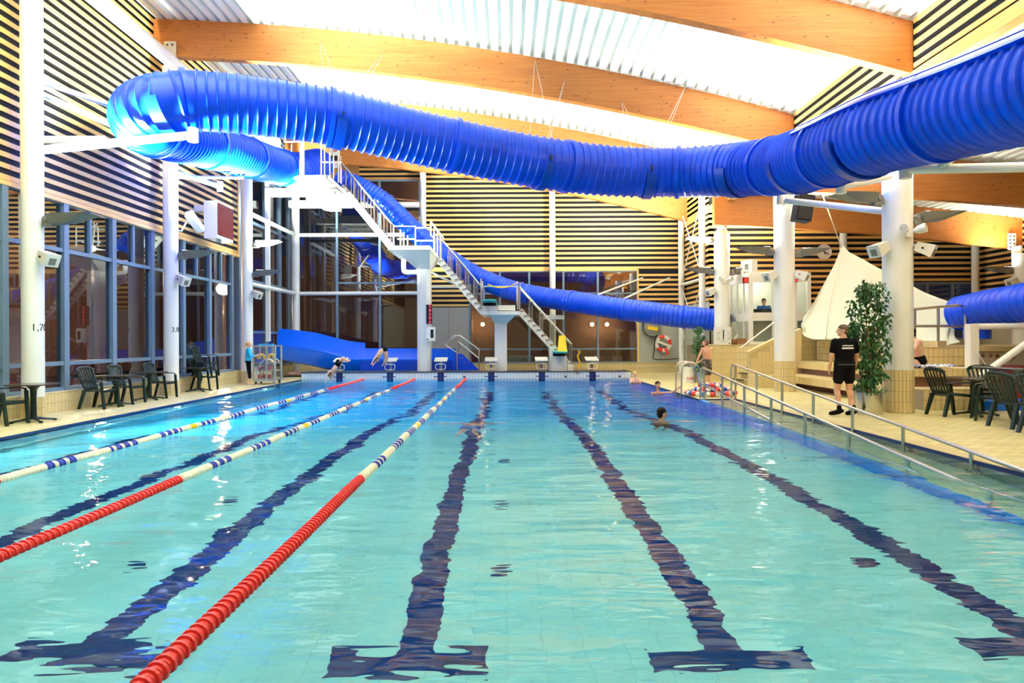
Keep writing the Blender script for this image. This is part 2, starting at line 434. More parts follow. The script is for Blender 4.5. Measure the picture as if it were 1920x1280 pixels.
# lane markings on the basin floor
for n in range(6):
    x = -0.62+2.0*(n-3); b = B(); ys = [4.2]+[y for y in PY if 4.2 < y < 24.6]+[24.6]
    for y0, y1 in zip(ys, ys[1:]):
        b.hexa([(x-.125, y0, depth(y0)), (x+.125, y0, depth(y0)), (x+.125, y1, depth(y1)), (x-.125, y1, depth(y1))],
               [(x-.125, y0, depth(y0)+.006), (x+.125, y0, depth(y0)+.006), (x+.125, y1, depth(y1)+.006), (x-.125, y1, depth(y1)+.006)])
    for y in (4.12, 24.6):
        b.hexa([(x-.5, y, depth(y)), (x+.5, y, depth(y)), (x+.5, y+.25, depth(y+.25)), (x-.5, y+.25, depth(y+.25))],
               [(x-.5, y, depth(y)+.008), (x+.5, y, depth(y)+.008), (x+.5, y+.25, depth(y+.25)+.008), (x-.5, y+.25, depth(y+.25)+.008)])
    struct(b.build('trim_lane_line', 'navy'))
# round inlets in the basin floor
spots = [(430, 941), (248, 1063), (938, 1070), (940, 945), (943, 865), (1628, 1055), (640, 838)]
for i, (px, py) in enumerate(spots):
    p = W(px, py, 1.0); d = (p-Vector((0, 0, H))).normalized()
    t = -H/d.z; q = Vector((0, 0, H))+d*t
    hx = math.hypot(d.x, d.y); ct = hx/1.33; tt = ct/math.sqrt(1-ct*ct)
    e = abs(depth(q.y+1))*tt; q2 = q+Vector((d.x/hx*e, d.y/hx*e, 0)); z = depth(q2.y)
    o = B().lathe([(.0, .02), (.075, .018), (.09, 0)], (q2.x, q2.y, z), 14).build('floor_inlet', 'navy', smooth=40)
    tag(o, ['dark round floor inlet between the middle and the third lane rope', 'dark round floor inlet left of the third lane line, near the camera', 'dark round floor inlet right of the fourth lane line, nearest the camera', 'dark round floor inlet right of the fourth lane line, second from the camera', 'dark round floor inlet right of the fourth lane line, farthest of three', 'dark round floor inlet left of the sixth lane line', 'dark round floor inlet beyond the middle lane rope'][i], 'inlet', 'round inlets in the pool floor')

# ---- water
w = B().box(POOL_L-.06, RAMP_R-.01, POOL_Y0-.1, POOL_Y1+.05, -4.4, 0.0).build('pool_water', 'water')
tag(w, 'clear blue rippled water filling the swimming pool', 'water', kind='stuff')

# ---- decks
fl = B()
fl.box(XL, POOL_L, YN, YB, -.3, .03)                       # left strip
fl.box(POOL_L, XW+.3, YN, POOL_Y0-.1, -.3, .03)            # near end
fl.box(RAMP_R, XW+.3, POOL_Y0-.1, RAMP_Y, -.3, .03)        # right of the ramp
fl.box(POOL_R, XW+.3, RAMP_Y, 27.6, -.3, .03)
fl.box(POOL_L, POOL_R, POOL_Y1+.05, YB, -.3, .03)
fl.box(POOL_R, XR+.2, 27.6, YB, -.3, .03)
struct(fl.build('floor', 'deck'))
b = B().box(RAMP_R-.012, RAMP_R, POOL_Y0, RAMP_Y, -.12, .032)
b.box(POOL_R-.012, RAMP_R, RAMP_Y-.012, RAMP_Y, -.05, .032); b.box(POOL_R-.012, POOL_R, RAMP_Y, POOL_Y1, -.12, .032)
b.box(POOL_L, POOL_L+.012, POOL_Y0, POOL_Y1, -.12, .032)
struct(b.build('trim_water_edge', 'navy'))
b = B().box(POOL_L-.22, POOL_L, POOL_Y0, POOL_Y1, .03, .036); b.box(RAMP_R, RAMP_R+.22, POOL_Y0, RAMP_Y, .03, .036)
struct(b.build('trim_deck_edge', 'tileplain'))

# ---- far starting wall with white tiles, navy bands and depth number
sw = struct(B().box(POOL_L, POOL_R, POOL_Y1+.0, 28.1, -.02, .28).build('wall_pool_end', 'grout'))
struct(B().box(POOL_L-.02, POOL_R+.02, POOL_Y1-.04, 28.12, .28, .31).build('trim_end_wall', 'darksteel'))
lanes = [-0.62+2.0*(n-3) for n in range(6)]
tb, nb = B(), B(); nx = 104; tw = (POOL_R-POOL_L)/nx
for i in range(nx):
    x = POOL_L+(i+.5)*tw
    for j, (z0, z1) in enumerate(((-1.2, .015), (.025, .275))):
        t = nb if min(abs(x-l) for l in lanes) < .13 else tb
        t.box(x-tw/2+.005, x+tw/2-.005, POOL_Y1-.012, POOL_Y1+.01, z0, z1)
for l in lanes: nb.box(l-.26, l+.26, POOL_Y1-.016, POOL_Y1, .10, .135)
tag(tb.build('tiling', 'whitetile', sw), kind='stuff'); tag(nb.build('lane_band', 'navy', sw), 'navy blue tile band below each starting block', kind='stuff')
for k, x in enumerate((-6.9, -2.0+.33, 1.38+1.2-.27, 3.38+1.05)):
    B().cyl((x, POOL_Y1-.03, .1), (x, POOL_Y1, .1), .045, n=12).build('end_anchor', 'darksteel', sw)
lettering('38', .16, 'text', sw, W(1082, 699, POOL_Y1-.025))

# ---- low tiled plinths along the left and far walls
pl = struct(B().box(XL-.15, -9.79, YN, YB, .0, .45).build('wall_left_plinth', 'grout'))
tile_field(pl, (-9.79, 11.2, .03), (0, 1, 0), (0, 0, 1), 176, 2, .115, .2, (1, 0, 0), cap=300, gap=.008)
struct(B().box(XL-.15, -9.775, YN, YB, .43, .465).build('trim_left_sill', 'tileplain'))
pb = struct(B().box(XL, XR, YB-.08, YB+.2, 0, .46).build('wall_back_plinth', 'grout'))
tile_field(pb, (8.1, YB-.08, .03), (-1, 0, 0), (0, 0, 1), 150, 2, .12, .2, (0, -1, 0), cap=0, gap=.012)
struct(B().box(XL, XR, YB-.1, YB+.2, .44, .475).build('trim_back_sill', 'tileplain'))

# ---- walls: dark backing and pine slats
def slats(parent, axis, fixed, a_cuts, z0, z1, m, side, ztop=None, pitch=.222, h=.100, th=.022):
    z = z0+h/2
    while z+h/2 <= z1+1e-6:
        for a0, a1 in a_cuts:
            e0, e1 = a0+.003, a1-.003
            if ztop:
                while e1 > e0 and ztop(e1) < z+h/2: e1 -= .1
            if e1-e0 > .25:
                c = ((e0+e1)/2, fixed+side*th/2, z) if axis == 'x' else (fixed+side*th/2, (e0+e1)/2, z)
                sc = (e1-e0, th, h) if axis == 'x' else (th, e1-e0, h)
                piece('slat', UC[m], parent, c, (0, 0, 0), sc)
        z += pitch
wl = struct(B().box(XL-.2, XL, YN, 25.3, 4.72, 11.2).build('wall_left', 'black'))
slats(wl, 'y', XL, [(2.5, 8.1), (8.1, 13.7), (13.7, 19.3), (19.3, 25.25)], 4.78, 10.72, 'slatY', 1)
B().box(XL-.2, XL+.06, YN, 25.3, 4.66, 4.76).build('fascia', 'slatY', wl)
B().box(XL-.2, XL+.05, 25.25, 25.33, 4.66, 10.7).build('end_board', 'slatY', wl)

bk = B()
bk.box(-3.95, XR, YB, YB+.2, 4.76, 11)
bk.box(6.05, XR, YB, YB+.2, 3.08, 4.76)
bk.box(-3.6, -1.7, YB, YB+.2, 3.06, 4.76)
bk.box(-9.95, -3.95, YB, YB+.2, 9.0, 11.2)
wb = struct(bk.build('wall_back', 'black'))
slats(wb, 'x', YB, [(-3.9, 2.1), (2.1, 8.1)], 4.80, 10.2, 'slatX', -1, zmain)
slats(wb, 'x', YB, [(6.08, 8.1)], 3.12, 4.75, 'slatX', -1)
slats(wb, 'x', YB, [(-3.58, -1.72)], 3.10, 4.75, 'slatX', -1)
slats(wb, 'x', YB, [(-6.75, -3.95)], 9.15, 10.6, 'slatX', -1)
for k in range(13):
    piece('plank', UC['plank'], wb, (-8.35, YB-.02, 9.08+k*.135), (0, 0, 0), (3.2, .04, .128))
B().box(-9.95, -3.95, YB-.05, YB, 8.94, 9.04).build('fascia', 'plank', wb)
B().box(-3.95, 6.05, YB-.05, YB, 4.70, 4.80).build('fascia', 'slatX', wb)
B().box(6.0, 6.08, YB-.05, YB, .5, 4.76).build('end_board', 'slatX', wb)
gp = B().box(-3.6, -1.7, YB, YB+.2, .46, 3.06); gp.box(6.08, XR, YB, YB+.2, .46, 3.08)
gp = struct(gp.build('wall_back_panel', 'grout'))
for x0, x1 in ((-3.6, -2.66), (-2.65, -1.7), (6.08, 7.1), (7.11, 8.1)):
    B().box(x0+.006, x1-.006, YB-.02, YB, .48, 3.05).build('panel', 'greypanel', gp)

wr = struct(B().box(XR, XR+.2, 27.4, YB, .0, 9.2).build('wall_return', 'black'))
slats(wr, 'y', XR, [(27.42, YB)], 3.1, 8.0, 'slatY', -1)
B().box(XR-.04, XR, 27.4, YB, .03, 3.05).build('panel', 'greypanel', wr)
wu = struct(B().box(XR, XR+.16, YN, YB, 6.8, 9.0).build('wall_right_upper', 'black'))
slats(wu, 'y', XR, [(2.5, 8.0), (8.2, 13.6), (13.9, 19.25), (19.55, 24.95)], 6.92, 8.0, 'slatY', -1)
B().box(XR-.05, XR+.2, YN, YB, 6.62, 6.86).build('fascia', 'slatY', wu)

ws = B().box(XR, 15.85, 27.4, 27.6, 2.60, 7); ws.box(15.85, XW+.2, 27.4, 27.6, 3.78, 7); ws.box(XR, 15.85, 27.4, 27.6, 0, 2.6); ws.box(15.85, XW+.2, 27.4, 27.6, 0, 1.5)
ws = struct(ws.build('wall_side_back', 'black'))
slats(ws, 'x', 27.4, [(XR, 13.4), (13.4, 15.83)], 2.66, 6.7, 'slatX', -1)
slats(ws, 'x', 27.4, [(15.87, 18.88)], 3.84, 6.7, 'slatX', -1)
for k in range(8):
    B().box(8.2+k*.95, 9.14+k*.95, 27.375, 27.4, .03, 2.58).build('panel', 'greypanel', ws)
B().box(15.85, 18.9, 27.35, 27.4, .03, 1.5).build('panel', 'beige', ws)
wx = B().box(XW, XW+.2, YN, 27.6, 3.1, 7); wx.box(XW, XW+.2, YN, 27.6, 0, 1.9)
wx = struct(wx.build('wall_right', 'black'))
slats(wx, 'y', XW, [(14, 20.6), (20.6, 27.35)], 3.16, 6.5, 'slatY', -1)
B().box(XW-.03, XW, YN, 27.4, .03, 1.9).build('panel', 'beige', wx)
struct(B().box(-10.2, XW+.3, YN-.2, YN, -.3, 11.2).build('wall_near', 'pinkwall'))

# ---- windows
def bars(parent, name, m, segs):
    for s in segs: B().box(*s).build(name, m, parent)
def pane(parent, x0, x1, y0, y1, z0, z1):
    B().box(x0, x1, y0, y1, z0, z1).build('pane', 'glass', parent)
win = struct(thing('window_1', None, None, (XL, 14, .46)))
my = [8.0, 9.85, 11.7, 13.5, 15.38, 17.26, 19.14, 21.0, 22.86, 24.72]
for y in my: B().box(XL-.13, XL+.05, y-.085, y+.085, .46, 4.7).build('mullion', 'frame', win)
for y0, y1 in zip(my, my[1:]):
    for z in (.50, 1.07, 3.6, 4.68):
        B().box(XL-.1, XL+.025, y0+.085, y1-.085, z-.045, z+.045).build('transom', 'frame', win)
    for z0, z1 in ((.545, 1.025), (1.115, 3.555)): pane(win, XL-.05, XL-.042, y0+.085, y1-.085, z0, z1)
    ym = (y0+y1)/2; B().box(XL-.1, XL+.025, ym-.04, ym+.04, 3.645, 4.64).build('mullion', 'frame', win)
    pane(win, XL-.05, XL-.042, y0+.085, ym-.04, 3.645, 4.635); pane(win, XL-.05, XL-.042, ym+.04, y1-.085, 3.645, 4.635)
win = struct(thing('window_2', None, None, (XL, 28, .46)))
my = [25.4, 26.6, 28.3, 30.0, 31.3]
for y in my: B().box(XL-.13, XL+.05, y-.08, y+.08, .46, 10.4).build('mullion', 'frame', win)
for y0, y1 in zip(my, my[1:]):
    zs = [.50, 1.9, 3.9, 6.2, 8.2, 10.3]
    for z in zs: B().box(XL-.1, XL+.025, y0+.08, y1-.08, z-.045, z+.045).build('transom', 'frame', win)
    for z0, z1 in zip(zs, zs[1:]): pane(win, XL-.05, XL-.042, y0+.08, y1-.08, z0+.045, z1-.045)
win = struct(thing('window_3', None, None, (-7, YB, .46)))
mx = [XL, -7.78, -5.82, -3.97]
for x in mx: B().box(x-.05, x+.05, YB-.04, YB+.12, .46, 8.95).build('mullion', 'frame', win)
for x0, x1 in zip(mx, mx[1:]):
    zs = [.5, 4.2, 8.9] if x0 > -9 else [.5, 8.9]
    for z in zs: B().box(x0+.05, x1-.05, YB-.02, YB+.1, z-.04, z+.04).build('transom', 'frame', win)
    for z0, z1 in zip(zs, zs[1:]): pane(win, x0+.05, x1-.05, YB+.04, YB+.048, z0+.04, z1-.04)
B().box(-3.97, -3.6, YB, YB+.2, .46, 4.76).build('jamb', 'greypanel', win)
win = struct(thing('window_4', None, None, (2, YB, .46)))
mx = [-1.68, -.3, 1.05, 2.62, 3.0+1.2, 6.02]
for x in mx: B().box(x-.045, x+.045, YB-.04, YB+.12, .46, 4.72).build('mullion', 'frame', win)
for x0, x1 in zip(mx, mx[1:]):
    zs = [.5, 1.12, 3.68, 4.69]
    for z in zs: B().box(x0+.045, x1-.045, YB-.02, YB+.1, z-.035, z+.035).build('transom', 'frame', win)
    for z0, z1 in zip(zs, zs[1:]): pane(win, x0+.045, x1-.045, YB+.04, YB+.048, z0+.035, z1-.035)
win = struct(thing('window_5', None, None, (17.3, 27.4, 1.5)))
for x in (15.85, 16.9, 17.9, 18.85): B().box(x-.04, x+.04, 27.36, 27.5, 1.5, 3.8).build('mullion', 'frame', win)
for z in (1.53, 3.75): B().box(15.89, 18.81, 27.38, 27.5, z-.04, z+.04).build('transom', 'frame', win)
for x0 in (15.89, 16.94, 17.94): pane(win, x0, x0+.96, 27.44, 27.448, 1.57, 3.71)
win = struct(thing('window_6', None, None, (XW, 20, 1.9)))
for y in (12, 15, 18, 21, 24, 27.2): B().box(XW-.04, XW+.1, y-.05, y+.05, 1.9, 3.1).build('mullion', 'frame', win)
for y0 in (12, 15, 18, 21, 24): pane(win, XW+.04, XW+.048, y0+.05, y0+2.95, 1.9, 3.1)
B().box(XW-.02, XW+.1, 4, 12, 1.9, 3.1).build('panel', 'beige', win)
B().box(XL-.1, XL, YN, 8, .46, 4.7).build('wall_left_near', 'greypanel')['kind'] = 'structure'

# ---- roof: corrugated steel sheets in bays, glulam beams
def corrugated(x0, x1, y0, y1, zf, pitch=.305, dz=.14):
    pts = []; x = x0
    while x < x1:
        for fx, h in ((0, 0), (.165, 0), (.195, dz), (.275, dz)): pts.append((x+fx, h))
        x += pitch
    b = B(); pts = [p for p in pts if p[0] <= x1]
    vs = [(p[0], y, zf(p[0])+p[1]) for y in (y0, y1) for p in pts]; n = len(pts)
    return b.add(vs, [(i, i+1, n+i+1, n+i) for i in range(n-1)])
roof = struct(thing('ceiling', None, None, (0, 14, 9.6)))
ys = [YN]+BAYS[:-1]+[YB+.1]
for y0, y1 in zip(ys, ys[1:]): corrugated(XL-.2, XR+.2, y0, y1, zmain).build('roof_sheet', 'roof', roof, fix=False)
struct(B().box(XL-.2, XR+.3, YN-.2, YB+.3, 11.25, 11.3).build('ceiling_light_seal', 'black'))  # unseen sheet added above the roof to keep the hall light-tight
roof2 = struct(thing('ceiling_side', None, None, (13, 12, 6.6)))
ys = [YN]+BAYS[:-2]+[27.6]
for y0, y1 in zip(ys, ys[1:]): corrugated(XR+.16, XW+.3, y0, y1, zside).build('roof_sheet', 'roof', roof2, fix=False)
def beam(yc, xa, xb, zf, dep, th=.24):
    n = 24; xs = [xa+(xb-xa)*i/n for i in range(n+1)]
    poly = [(x, zf(x)-.002) for x in xs]+[(x, zf(x)-dep) for x in reversed(xs)]
    b = B(); m = len(poly)
    b.add([(p[0], yc-th/2, p[1]) for p in poly]+[(p[0], yc+th/2, p[1]) for p in poly],
          [(i, i+1, m-2-i, m-1-i) for i in range(n)]+[(m+m-1-i, m+m-2-i, m+i+1, m+i) for i in range(n)]
          + [(i, m+i, m+i+1, i+1) for i in range(n)]+[(m-2-i, m+m-2-i, m+m-1-i, m-1-i) for i in range(n)]
          + [(0, m-1, 2*m-1, m), (n, m+n, m+n+1, n+1)])
    return struct(b.build('roof_beam', 'glulam'))
for y in BAYS: beam(y, XL+.02, XR-.01, zmain, 1.05)
for y in BAYS[:5]: beam(y, 7.62 if y > 24 else XR+.2, XW, zside, 1.15, .26)

# ---- beyond the glass
struct(B().box(-40, XL-.16, -10, 60, -.4, -.1).build('ground', 'ground'))
struct(B().box(-40, -3.9, YB+.3, 60, -.4, -.1).build('ground_rear', 'ground'))
struct(B().box(-22, -21.6, -5, 50, -.1, 6.5).build('wall_outside', 'brown'))
struct(B().box(-22, -4.2, 48, 48.4, -.1, 7.5).build('wall_outside_rear', 'brown'))
caf = B().box(-1.75, XR, 36, 36.2, 0, 5); caf.box(-1.9, -1.75, YB+.2, 36.2, 0, 5); caf.box(XR, XR+.2, YB+.2, 36.2, 0, 5)
struct(caf.build('wall_rear_room', 'pinkwall'))
struct(B().box(-1.9, XR+.2, YB+.2, 36.2, -.05, .03).build('floor_rear_room', 'brown'))
cr = struct(B().box(-1.9, XR+.2, YB+.2, 36.2, 4.95, 5.1).build('ceiling_rear_room', 'black'))
for k in range(18): piece('slat', UC['slatX'], cr, (3.1, YB+.5+k*.26, 4.9), (0, 0, 0), (9.6, .09, .08))
for px, lb in ((905, 'left of the three metre pillar'), (1110, 'just right of the lowest tower stairs'), (1138, 'farthest right of the three')):
    p = W(px, 608, 35.6)
    t = thing('globe_lamp', 'glowing round wall lamp behind the far window, '+lb, 'lamp', p, 'globe lamps behind the far window')
    B().ell(p, .11, .11, .11, 16, 10).build('globe', 'glowwarm', t, 60)
    B().cyl(p+Vector((0, .1, 0)), p+Vector((0, .4, 0)), .03).build('bracket', 'darksteel', t)
    l = bpy.data.lights.new('globe_light', 'POINT'); l.energy = 22; l.color = (1, .55, .25); l.shadow_soft_size = .12
    lo = bpy.data.objects.new('globe_light', l); COL.objects.link(lo); lo.location = p+Vector((0, -.22, 0))
for p, lb in ((Vector((-14.1, 34.0, 4.0)), 'brightest lit street lamp outside the left windows, past the second column'), (Vector((-16, 26.4, 5.0)), 'smaller lit street lamp outside the left windows, between the first two columns')):
  t = thing('street_lamp', lb, 'lamp', (p.x, p.y, -.1))
  B().cyl((p.x, p.y, -.1), (p.x, p.y, p.z), .06, .045).build('pole', 'darksteel', t)
  r_ = .34 if p.y > 30 else .13; B().ell(p+Vector((0, 0, .15)), r_, r_, r_*.9, 16, 8).build('globe', mat('street lamp glass', (1, .9, .7), .4, emit=(1, .62, .3), estr=(14 if p.y > 30 else 5)), t, 60)
  l = bpy.data.lights.new('street_light', 'POINT'); l.energy = 1500; l.color = (1, .6, .38); l.shadow_soft_size = .1
  lo = bpy.data.objects.new('street_light', l); COL.objects.link(lo); lo.location = p+Vector((0, 0, -.9))
# ================================================================ COLUMNS
def column(name, x, y, r, ztile, ztop, label, group=None, tiled_foot=True, capplate=None):
    t = thing(name, label, 'column', (x, y, .03), group)
    B().cyl((x, y, ztile), (x, y, ztop), r, n=36).build('shaft', 'white', t, 40)
    if tiled_foot:
        B().cyl((x, y, .03), (x, y, ztile), r-.002, n=36).build('foot_core', 'grout', t, 40)
        n = max(12, int(round(2*PI*(r+.008)/(.070 if r > .25 else .1)))); rows = max(1, int(round((ztile-.03)/.215))); hh = (ztile-.03)/rows
        for i in range(n):
            a = 2*PI*i/n
            for j in range(rows):
                piece('tile', UC['tile'], t, (x+(r+.004)*math.cos(a), y+(r+.004)*math.sin(a), .03+(j+.5)*hh), (0, 0, a),
                      (.014, 2*PI*r/n-.007, hh-.008))
    return t
COL_L = [13.69, 19.33, 25.0]
nm = ['nearest white round column on the left, marked 1,7', 'second white column on the left, marked 3,8', 'third white column on the left, behind the girl in cyan']
cols_l = [column('round_column', -9.5, y, .2, .45, 9.3, nm[i]) for i, y in enumerate(COL_L)]
cD = column('round_column', -9.42, 30.55, .17, .46, 9.6, 'white corner column where the left and far glazing meet', tiled_foot=False)
B().cyl((-9.42, 30.55, .03), (-9.42, 30.55, .46), .17, n=24).build('foot', 'white', cD, 40)
lettering('1,70', .20, 'text', cols_l[0], (-9.5, 13.69, W(75, 614, 13.5).z), bend=(.2, -.29))
lettering('3,80', .19, 'text', cols_l[1], (-9.5, 19.33, W(330, 618, 19.1).z), bend=(.2, -.30))
nm = ['thick white round column on tiled foot beside the black tables', 'thick white round column rising through the tiled bench', 'thick white round column behind the square pace clock']
COL_R = [(8.08, 14.1), (8.06, 19.8), (8.05, 25.5)]
cols_r = [column('round_column', x, y, .285, .9, (5.72, 5.7, 5.45)[i], nm[i]) for i, (x, y) in enumerate(COL_R)]
x, y = COL_R[2]; c3 = cols_r[2]
B().lathe([(.285, 5.45), (.15, 5.68), (.15, 5.72), (0, 5.72)], (x, y, 0), 24).build('cone_top', 'white', c3, 40)
B().box(x-.17, x+.17, y-.46, y-.44, 5.75, 6.45).box(x-.05, x+.05, y-.45, y, 5.6, 5.85).build('cleat', 'offwhite', c3)
for i in range(4):
    for sx in (-.09, .09): B().cyl((x+sx, y-.475, 5.86+i*.16), (x+sx, y-.46, 5.86+i*.16), .032, n=10).build('bolt', 'darksteel', c3)
p = W(1914, 560, 14.6)
cF = column('round_column', 18.45, 24.45, .285, .9, 4.55, 'partly cut off white column at the right edge of the photo')
B().box(18.3, 18.6, 24.9, 24.92, 4.75, 5.35).box(18.42, 18.48, 24.45, 24.9, 4.5, 4.85).build('cleat', 'offwhite', cF)
for i in range(4): B().cyl((18.38, 24.885, 4.85+.13*i), (18.38, 24.9, 4.85+.13*i), .03, n=8).cyl((18.52, 24.885, 4.85+.13*i), (18.52, 24.9, 4.85+.13*i), .03, n=8).build('bolt', 'darksteel', cF)
# slim columns along the far wall
for px, yy, zt, lab in ((794.5, 31.15, 10.0, 'slim white pole on the far wall just right of the tower stairs'), (1036.5, 31.15, 9.2, 'slim white pole in the middle of the striped far wall'),
                    (1278, 31.1, 7.75, 'slim white pole in the far right corner of the striped wall'), (1317, 27.95, 7.7, 'slim white pole on the short striped wall that turns toward the camera'),
                    (1582, 27.1, 6.3, 'slim white pole from which the white sheet hangs'), (1829, 27.0, 5.9, 'slim white pole where the two striped walls meet at far right')):
    q = W(px, 640, yy); t = thing('slim_column', lab, 'column', (q.x, yy, .03))
    B().cyl((q.x, yy, .03), (q.x, yy, zt), .135, n=20).build('shaft', 'white', t, 40)
    B().lathe([(.135, .03), (.2, .03), (.2, .05), (.135, .06)], (q.x, yy, 0), 20).build('base_plate', 'white', t, 40)
# eaves tube, tie pipes, bracing
def pipe_thing(name, label, segs, r, m='white', cat='pipe', group=None):
    t = thing(name, label, cat, segs[0][0], group)
    for a, b_ in segs:
        B().cyl(a, b_, r, n=14).build('pipe', m, t, 40)
    return t
t = pipe_thing('eaves_tube', 'big white steel tube running along the top of the left columns', [((-9.45, YN, 9.47), (-9.45, YB, 9.47))], .19)
for y in BAYS:
    B().box(-9.62, -9.28, y-.17, y-.15, 9.45, 10.0).build('cleat', 'offwhite', t)
    for sx in (-.07, .07): B().cyl((-9.45+sx, y-.185, 9.9), (-9.45+sx, y-.17, 9.9), .03, n=8).build('bolt', 'darksteel', t)
for z, lab in ((6.28, 'upper white pipe between the corner columns in front of the glazing'), (3.66, 'lower white pipe between the corner columns in front of the glazing')):
    pipe_thing('tie_pipe', lab, [((-9.5, 25.2, z), (-9.42, 30.4, z)), ((-9.25, 30.55, z), (-4.15 if z > 5 else -3.6, 30.55, z))], .085)
pipe_thing('tie_pipe', 'short white pipe in front of the upper window behind the tower stairs', [((-6.7, 31.1, 7.72), (-3.95, 31.1, 7.72))], .13)
A, Bq = Vector((7.94, 31.0, 0)), Vector((8.02, 27.95, 0))
t = thing('cross_bracing', 'thin white crossed tie rods between two slim poles in the far corner', 'bracing', A)
for z0, z1 in ((4.1, 7.4), (1.2, 3.9)):
    B().cyl(A+Vector((0, 0, z0)), Bq+Vector((0, 0, z1)), .022, n=8).build('rod', 'white', t); B().cyl(A+Vector((0, 0, z1)), Bq+Vector((0, 0, z0)), .022, n=8).build('rod', 'white', t)
    m_ = (A+Bq)/2+Vector((0, 0, (z0+z1)/2)); B().cyl(m_-Vector((.03, 0, 0)), m_+Vector((.03, 0, 0)), .1, n=12).build('ring', 'white', t)
B().cyl(A+Vector((0, 0, 4.0)), Bq+Vector((0, 0, 4.0)), .07, n=10).build('strut', 'white', t, 40)

# ================================================================ LUMINAIRES AND LOUDSPEAKERS
def make_luminaire():
    """uplight wing along local +x, clamp at the origin"""
    t = thing('uplight', 'x', 'lamp')
    b = B()
    P = lambda x, y, z: (x, y, z)
    top = [(.16, -.19, .10), (.95, -.27, .10), (.95, .27, .10), (.16, .19, .10)]
    bot = [(.20, -.10, -.10), (.60, -.13, -.07), (.60, .13, -.07), (.20, .10, -.10)]
    b.hexa(bot, top)
    b.hexa([(.60, -.13, -.07), (.62, -.13, -.06), (.62, .13, -.06), (.60, .13, -.07)], [(.94, -.27, .095), (1.02, -.26, .10), (1.02, .26, .10), (.94, .27, .095)])
    hs = b.build('housing', 'lampgrey', t)
    B().box(.2, .92, -.17, .17, .101, .106).build('glass', 'glowwhite', hs)
    B().box(.03, .24, -.07, .07, -.14, -.02).cyl((.1, -.1, .0), (.1, .1, .0), .055, n=12).build('ballast', 'lampgrey', t)
    B().bar((-.04, 0, -.03), (.2, 0, -.03), .05, .05).build('arm', 'darksteel', t)
    return t
def make_speaker():
    t = thing('loudspeaker', 'x', 'loudspeaker')
    b = B(); R = Matrix.Rotation(math.radians(24), 3, 'Y')
    def q(p): return R @ Vector(p)
    lo = [q((.06, -.1, -.09)), q((.06, .1, -.09)), q((.06, .1, .09)), q((.06, -.1, .09))]
    hi = [q((.40, -.15, -.13)), q((.40, .15, -.13)), q((.40, .15, .13)), q((.40, -.15, .13))]
    b.hexa(lo, hi); cbn = b.build('cabinet', 'offwhite', t)
    b = B(); b.hexa([q((.402, -.07, -.09)), q((.402, .07, -.09)), q((.402, .07, .05)), q((.402, -.07, .05))], [q((.408, -.07, -.09)), q((.408, .07, -.09)), q((.408, .07, .05)), q((.408, -.07, .05))])
    b.build('grille', 'lampgrey', cbn)
    B().bar((-.06, 0, 0), (.12, 0, 0), .05, .06).build('bracket', 'offwhite', t)
    B().cyl(q((.2, -.14, 0)), q((.2, -.12, 0)), .02, n=8).build('knob', 'text', t)
    return t
lum0, spk0 = make_luminaire(), make_speaker(); used = {'l': False, 's': False}
def place(kind, loc, heading, label, group=None):
    k = kind[0]; p = lum0 if k == 'l' else spk0
    if not used[k]:
        dup(p, (0, 0, -50)) if False else None
        o = dup(p, loc, heading, label, group); used[k] = True; return o
    return dup(p, loc, heading, label, group)
def light(loc, power, col, aim=(0, 0, 1), size=.5):
    l = bpy.data.lights.new('uplight_lamp', 'AREA'); l.shape = 'RECTANGLE'; l.size = .3; l.size_y = .5; l.energy = power; l.color = col; l.spread = math.radians(125)
    o = bpy.data.objects.new('uplight_lamp', l); COL.objects.link(o); o.location = loc
    o.rotation_euler = Vector(aim).to_track_quat('-Z', 'Y').to_euler(); return o
def luminaire(x, y, r, z, heading, label, power, col, aim):
    d = Vector((math.cos(heading), math.sin(heading), 0))
    o = place('l', Vector((x, y, z))+d*r, heading, label)
    light(Vector((x, y, z+.30))+d*(r+.55), power, col, aim); return o
Z1 = W(100, 410, 13.6).z
luminaire(-9.5, 13.69, .2, Z1, 0, 'grey wing shaped uplight on the nearest left column', LAMP_W, COOL, (.45, 0, 1))
luminaire(-9.5, 19.33, .2, W(340, 477, 19.3).z, 0, 'grey wing shaped uplight on the left column marked 3,8', LAMP_W, COOL, (.45, 0, 1))
luminaire(-9.5, 25.0, .2, W(480, 512, 25).z, 0, 'lower grey uplight on the third left column', LAMP_W*.6, COOL, (.5, .35, 1))
o = luminaire(-9.5, 25.0, .2, W(480, 457, 25).z, 0, 'upper white lit uplight on the third left column', LAMP_W*.5, COOL, (.7, .4, .8))
for y in (8.0, 2.4): light((-9.0, y, 4.2), LAMP_W*.7, COOL, (.45, 0, 1))  # unseen repeats of the left uplights, added to light the hall, no fixtures
xr, yr = COL_R[0]
luminaire(xr, yr, .285, W(1640, 372, yr).z, PI, 'large grey uplight on the pool side of the nearest right column', LAMP_R, WARM, (-.4, 0, 1))
luminaire(xr, yr, .285, W(1720, 408, yr).z, 0, 'slim grey uplight on the outer side of the nearest right column', LAMP_R*.8, WARM, (.2, 0, 1))
xr, yr = COL_R[1]
luminaire(xr, yr, .285, W(1440, 470, yr).z, PI, 'grey uplight on the pool side of the column in the bench', LAMP_R, WARM, (-.4, 0, 1))
luminaire(xr, yr, .285, W(1500, 473, yr).z, 0, 'grey uplight between the bench column and the wall clock', LAMP_R*.8, WARM, (.2, 0, 1))
xr, yr = COL_R[2]
luminaire(xr, yr, .285, W(1335, 507, yr).z, PI, 'lower grey uplight on the pool side of the pace clock column', LAMP_R*1.6, WARM, (-.5, .3, 1))
